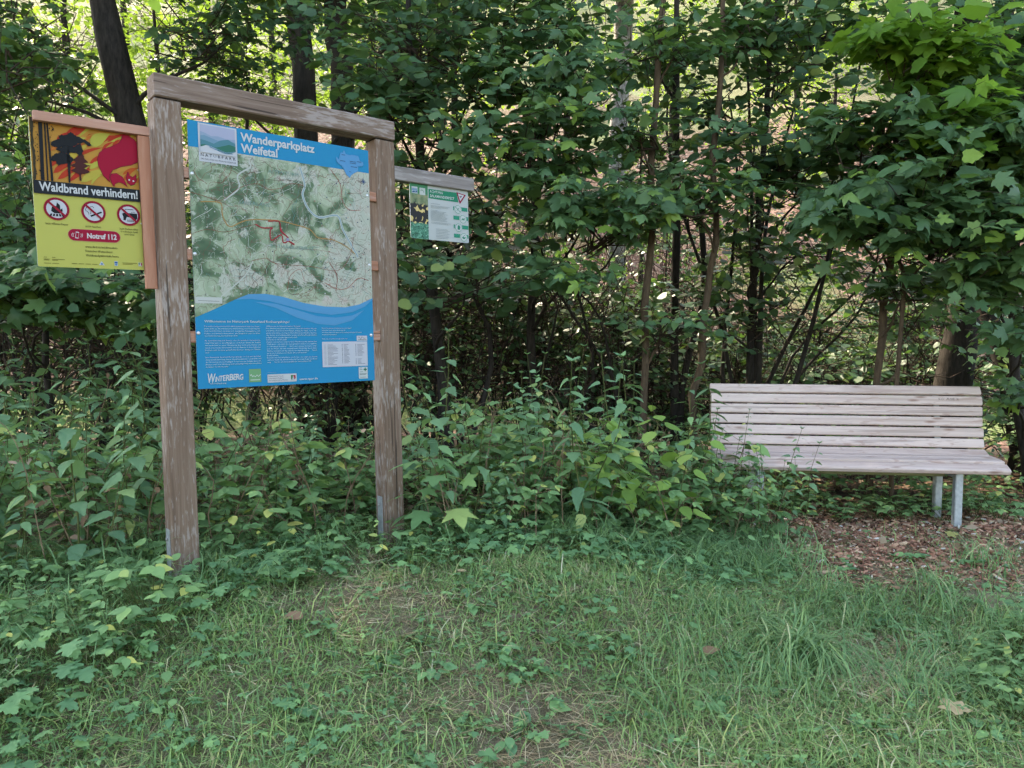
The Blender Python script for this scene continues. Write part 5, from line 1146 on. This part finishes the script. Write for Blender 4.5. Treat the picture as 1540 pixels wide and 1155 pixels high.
single('yellowing_weed', 'yellowing leafy weed among green plants beside the lime shrub', 'weed', raspberry(210, .45, 3, .07, T_OVATE, .15, 1, 6), ('stem_brown', 'yellowed'), xy=(.52, 4.75))

def stalk(seed, h=.7):
    r = np.random.default_rng(seed); az = r.uniform(0, 6.28); parts = []
    top = np.array([math.cos(az) * h * r.uniform(.2, .8), math.sin(az) * h * r.uniform(.1, .5), h])
    V, F = tube_path(bend_path((0, 0, -.02), top, 8, .1 * h, .03, r), list(np.linspace(.0032, .0012, 8)), 4); parts.append((V, F, 0))
    for k in range(3):
        u = r.uniform(.4, .9); V, F = tubes([top * u], [top * u + r.normal(0, .07, 3) + np.array([0, 0, .06])], .0016, .0008); parts.append((V, F, 0))
    V, F = leaves(T_OVATE, [top * u for u in (.5, .75, 1.0)], r.normal(0, 1, (3, 3)) - np.array([0, 0, .6]), r.normal(0, 1, (3, 3)), [.04, .035, .03]); parts.append((V, F, 1))
    return parts
stalks = [plant('dry_stalk', 'thin dry stalk', 'dry stalk', None, stalk(400 + k), ('stem_brown', 'dead')) for k in range(5)]
scatter(stalks, [(zone(ZL, 22, 41, .1), 'thin dry brown stalk standing among nettles below the fire warning sign', 'dry stalks below the fire sign'), (zone(ZM, 22, 42, .1), 'thin dry brown stalk among weeds between board and bench', 'dry stalks between board and bench'), (zone(ZB, 10, 43, .1), 'thin dry brown stalk under the blue map panel', 'dry stalks under the map panel')], 44, .7, 1.3)
plants_ = [plant('plantain', 'plantain', 'plantain', None, rosette(420 + k, 9, .03, .04, .05, T_OVATE), ('stem_green', 'herb')) for k in range(4)]
scatter(plants_, [(zone([(-1.2, 2.0), (1.4, 2.0), (1.6, 3.6), (.4, 3.9), (-.8, 3.2)], 46, 45, .12), 'small flat plantain rosette in the open grass before the board', 'plantains in the grass before the board'), (zone([(1.4, 2.2), (2.8, 3.4), (3.4, 4.6), (1.9, 4.4)], 40, 46, .1), 'small flat plantain rosette in the open grass before the bench', 'plantains in the grass before the bench')], 47, .7, 1.3)

# ------------------------------------------------------------------ lawn, straw, clover, wood chips
r = np.random.default_rng(300)
def keep(n_, x0, x1, y0, y1, fn):
    x = r.uniform(x0, x1, n_); y = r.uniform(y0, y1, n_); k = r.random(n_) < fn(x, y); return x[k], y[k]
def lawn_d(x, y):
    d = (1 - .9 * chips_mask(x, y)) * (1 - .8 * bare_mask(x, y))
    d = d * (1 - sm(y - (4.3 + .25 * x), -.1, .9)) * np.where(np.abs(x) < .78 * y + .25, 1, 0)
    return d * np.clip(1.5 - .18 * y, .25, 1)
x, y = keep(200000, -3.6, 4.6, 1.55, 6.0, lawn_d); n_ = len(x)
P = np.stack([x, y, G(x, y) - .005], 1); cl = .5 + .5 * np.sin(x * 3.7 + 1) * np.sin(y * 4.4 + x)
V, F = blades(P, r.uniform(0, 6.28, n_), (.04 + .13 * r.random(n_) ** 2.2) * (1 + .8 * cl * r.random(n_)), r.uniform(.003, .0075, n_), r.uniform(.5, 2.6, n_), r.uniform(.2, 1.3, n_), r)
V1, F1 = V, F
x, y = keep(150000, -3.0, 4.2, 1.6, 4.6, lawn_d); n_ = len(x)
V, F = blades(np.stack([x, y, G(x, y) - .003], 1), r.uniform(0, 6.28, n_), r.uniform(.02, .05, n_), r.uniform(.002, .0045, n_), r.uniform(.5, 2.0, n_), r.uniform(.3, 1.4, n_), r, 2)
V, F = np.concatenate([V1, V]), np.concatenate([F1, F + len(V1)])
tag(link('lawn_grass', npmesh('lawn_grass', V, F, M['grass'])), 'short mixed grass covering the open verge', 'grass', kind='stuff')
x, y = keep(95000, -3.4, 4.2, 1.55, 5.6, lambda x, y: (.22 + .78 * bare_mask(x, y)) * (1 - chips_mask(x, y)) * np.where(np.abs(x) < .78 * y + .25, 1, 0)); n_ = len(x)
az = r.uniform(0, 6.28, n_); D = np.stack([np.cos(az), np.sin(az), r.normal(.05, .12, n_)], 1); A = np.stack([x, y, G(x, y) + r.uniform(.003, .03, n_)], 1)
V, F = leaves((np.array([(0, .5, 0), (0, -.5, 0), (1, 0, .02)]) * np.array([1, .025, 1]), np.array([(0, 1, 2)])), A, D, np.array([0, 0, 1.]) + r.normal(0, .2, (n_, 3)), r.uniform(.04, .16, n_))
tag(link('dry_straw', npmesh('dry_straw', V, F, M['straw'])), 'dry straw and dead grass lying between the blades', 'straw', kind='stuff')
x, y = keep(16000, -3.4, 4.4, 1.55, 5.4, lambda x, y: np.clip(.25 + .75 * sm(np.sin(x * 2.1 + 2) * np.sin(y * 2.7), .0, .7) + .5 * sm(x, 1.5, 3) + .6 * sm(-x, .6, 1.8), 0, 1) * lawn_d(x, y)); n_ = len(x)
az = r.uniform(0, 6.28, n_); hgt = G(x, y) + r.uniform(.02, .06, n_); parts = []
sz = r.uniform(.014, .032, n_)
for q in (0, 2.09, 4.19):
    D = np.stack([np.cos(az + q), np.sin(az + q), np.full(n_, .1)], 1)
    parts.append(leaves(T_QUAD, np.stack([x, y, hgt], 1), D, np.array([0, -.1, 1.]) + r.normal(0, .2, (n_, 3)), sz) + (0,))
V, F, m_ = cat(parts); tag(link('clover', npmesh('clover', V, F, M['herb'])), 'small clover and creeping herbs among the grass', 'clover', kind='stuff')
x, y = keep(44000, 1.0, 4.9, 4.0, 6.3, lambda x, y: chips_mask(x, y)); n_ = len(x)
az = r.uniform(0, 6.28, n_); D = np.stack([np.cos(az), np.sin(az), r.normal(0, .25, n_)], 1)
CH = (np.array([(-.5, -.16, 0), (.5, -.10, 0), (.42, .14, 0), (-.46, .12, 0), (-.45, -.13, .12), (.46, -.08, .12), (.38, .11, .12), (-.42, .1, .12)], float), np.array([(4, 5, 6), (4, 6, 7), (0, 1, 5), (0, 5, 4), (1, 2, 6), (1, 6, 5), (2, 3, 7), (2, 7, 6), (3, 0, 4), (3, 4, 7)]))
V, F = leaves(CH, np.stack([x, y, G(x, y) + r.uniform(-.002, .014, n_)], 1), D, np.array([0, 0, 1.]) + r.normal(0, .35, (n_, 3)), .008 + .045 * r.random(n_) ** 3)
tag(link('wood_chips', npmesh('wood_chips', V, F, M['chip'])), 'brown bark and wood chips spread under the bench', 'wood chips', kind='stuff')
# leaf litter and ground ivy on the forest floor
x, y = keep(9000, -5, 5, 3.0, 9.0, lambda x, y: sm(y - (4.0 + .2 * x), -.5, .6)); n_ = len(x)
az = r.uniform(0, 6.28, n_); D = np.stack([np.cos(az), np.sin(az), r.normal(0, .2, n_)], 1)
V, F = leaves(T_QUAD, np.stack([x, y, G(x, y) + r.uniform(.005, .03, n_)], 1), D, np.array([0, 0, 1.]) + r.normal(0, .4, (n_, 3)), r.uniform(.04, .1, n_))
tag(link('leaf_litter', npmesh('leaf_litter', V, F, M['dead'])), 'dead leaves lying under the plants and trees', 'leaf litter', kind='stuff')
x, y = keep(10000, -4.6, 4.6, 1.5, 6.6, lambda x, y: np.maximum(sm(y - (4.1 + .28 * x), -.6, .3), .6 * sm(-x - .1 * y, .75, 1.3)) * (1 - chips_mask(x, y))); n_ = len(x)
az = r.uniform(0, 6.28, n_); D = np.stack([np.cos(az), np.sin(az), r.normal(-.05, .2, n_)], 1)
V, F = leaves(T_OVATE, np.stack([x, y, G(x, y) + .02 + .2 * r.random(n_) ** 1.3 * sm(y, 2.0, 4.0) + .05 * r.random(n_)], 1), D, np.array([0, -.25, 1.]) + r.normal(0, .3, (n_, 3)), r.uniform(.022, .06, n_))
tag(link('ground_cover', npmesh('ground_cover', V, F, M['rasp'])), 'low leafy ground cover beneath the taller weeds', 'ground cover', kind='stuff')
# single fallen leaves one can point at
for k, (px, py, s_, lb, mt) in enumerate(((1062, 1012, .075, 'curled brown dead leaf lying in the open grass', 'dead'), (1465, 1108, .11, 'large pale torn maple leaf lying at the grass corner', 'straw'), (470, 878, .10, 'long tan dead leaf beside the board post foot', 'straw'), (1432, 815, .075, 'yellow orange fallen leaf on the wood chips', 'yellowed'), (694, 880, .07, 'pale beige dead leaf near the undergrowth edge', 'straw'), (450, 950, .08, 'narrow beige dead leaf on bare patch of grass', 'dead'))):
    x, y = at(px, py)
    V, F = leaves(T_MAPLE if k in (1, 3) else T_OVATE, [(0, 0, 0)], [(math.cos(k * 2.), math.sin(k * 2.), .15)], [(.2, -.4, 1)], [s_])
    o = link('fallen_leaf', npmesh('fallen_leaf', V, F, M[mt])); o.location = (x, y, Gz(x, y) + .045); tag(o, lb, 'leaf')
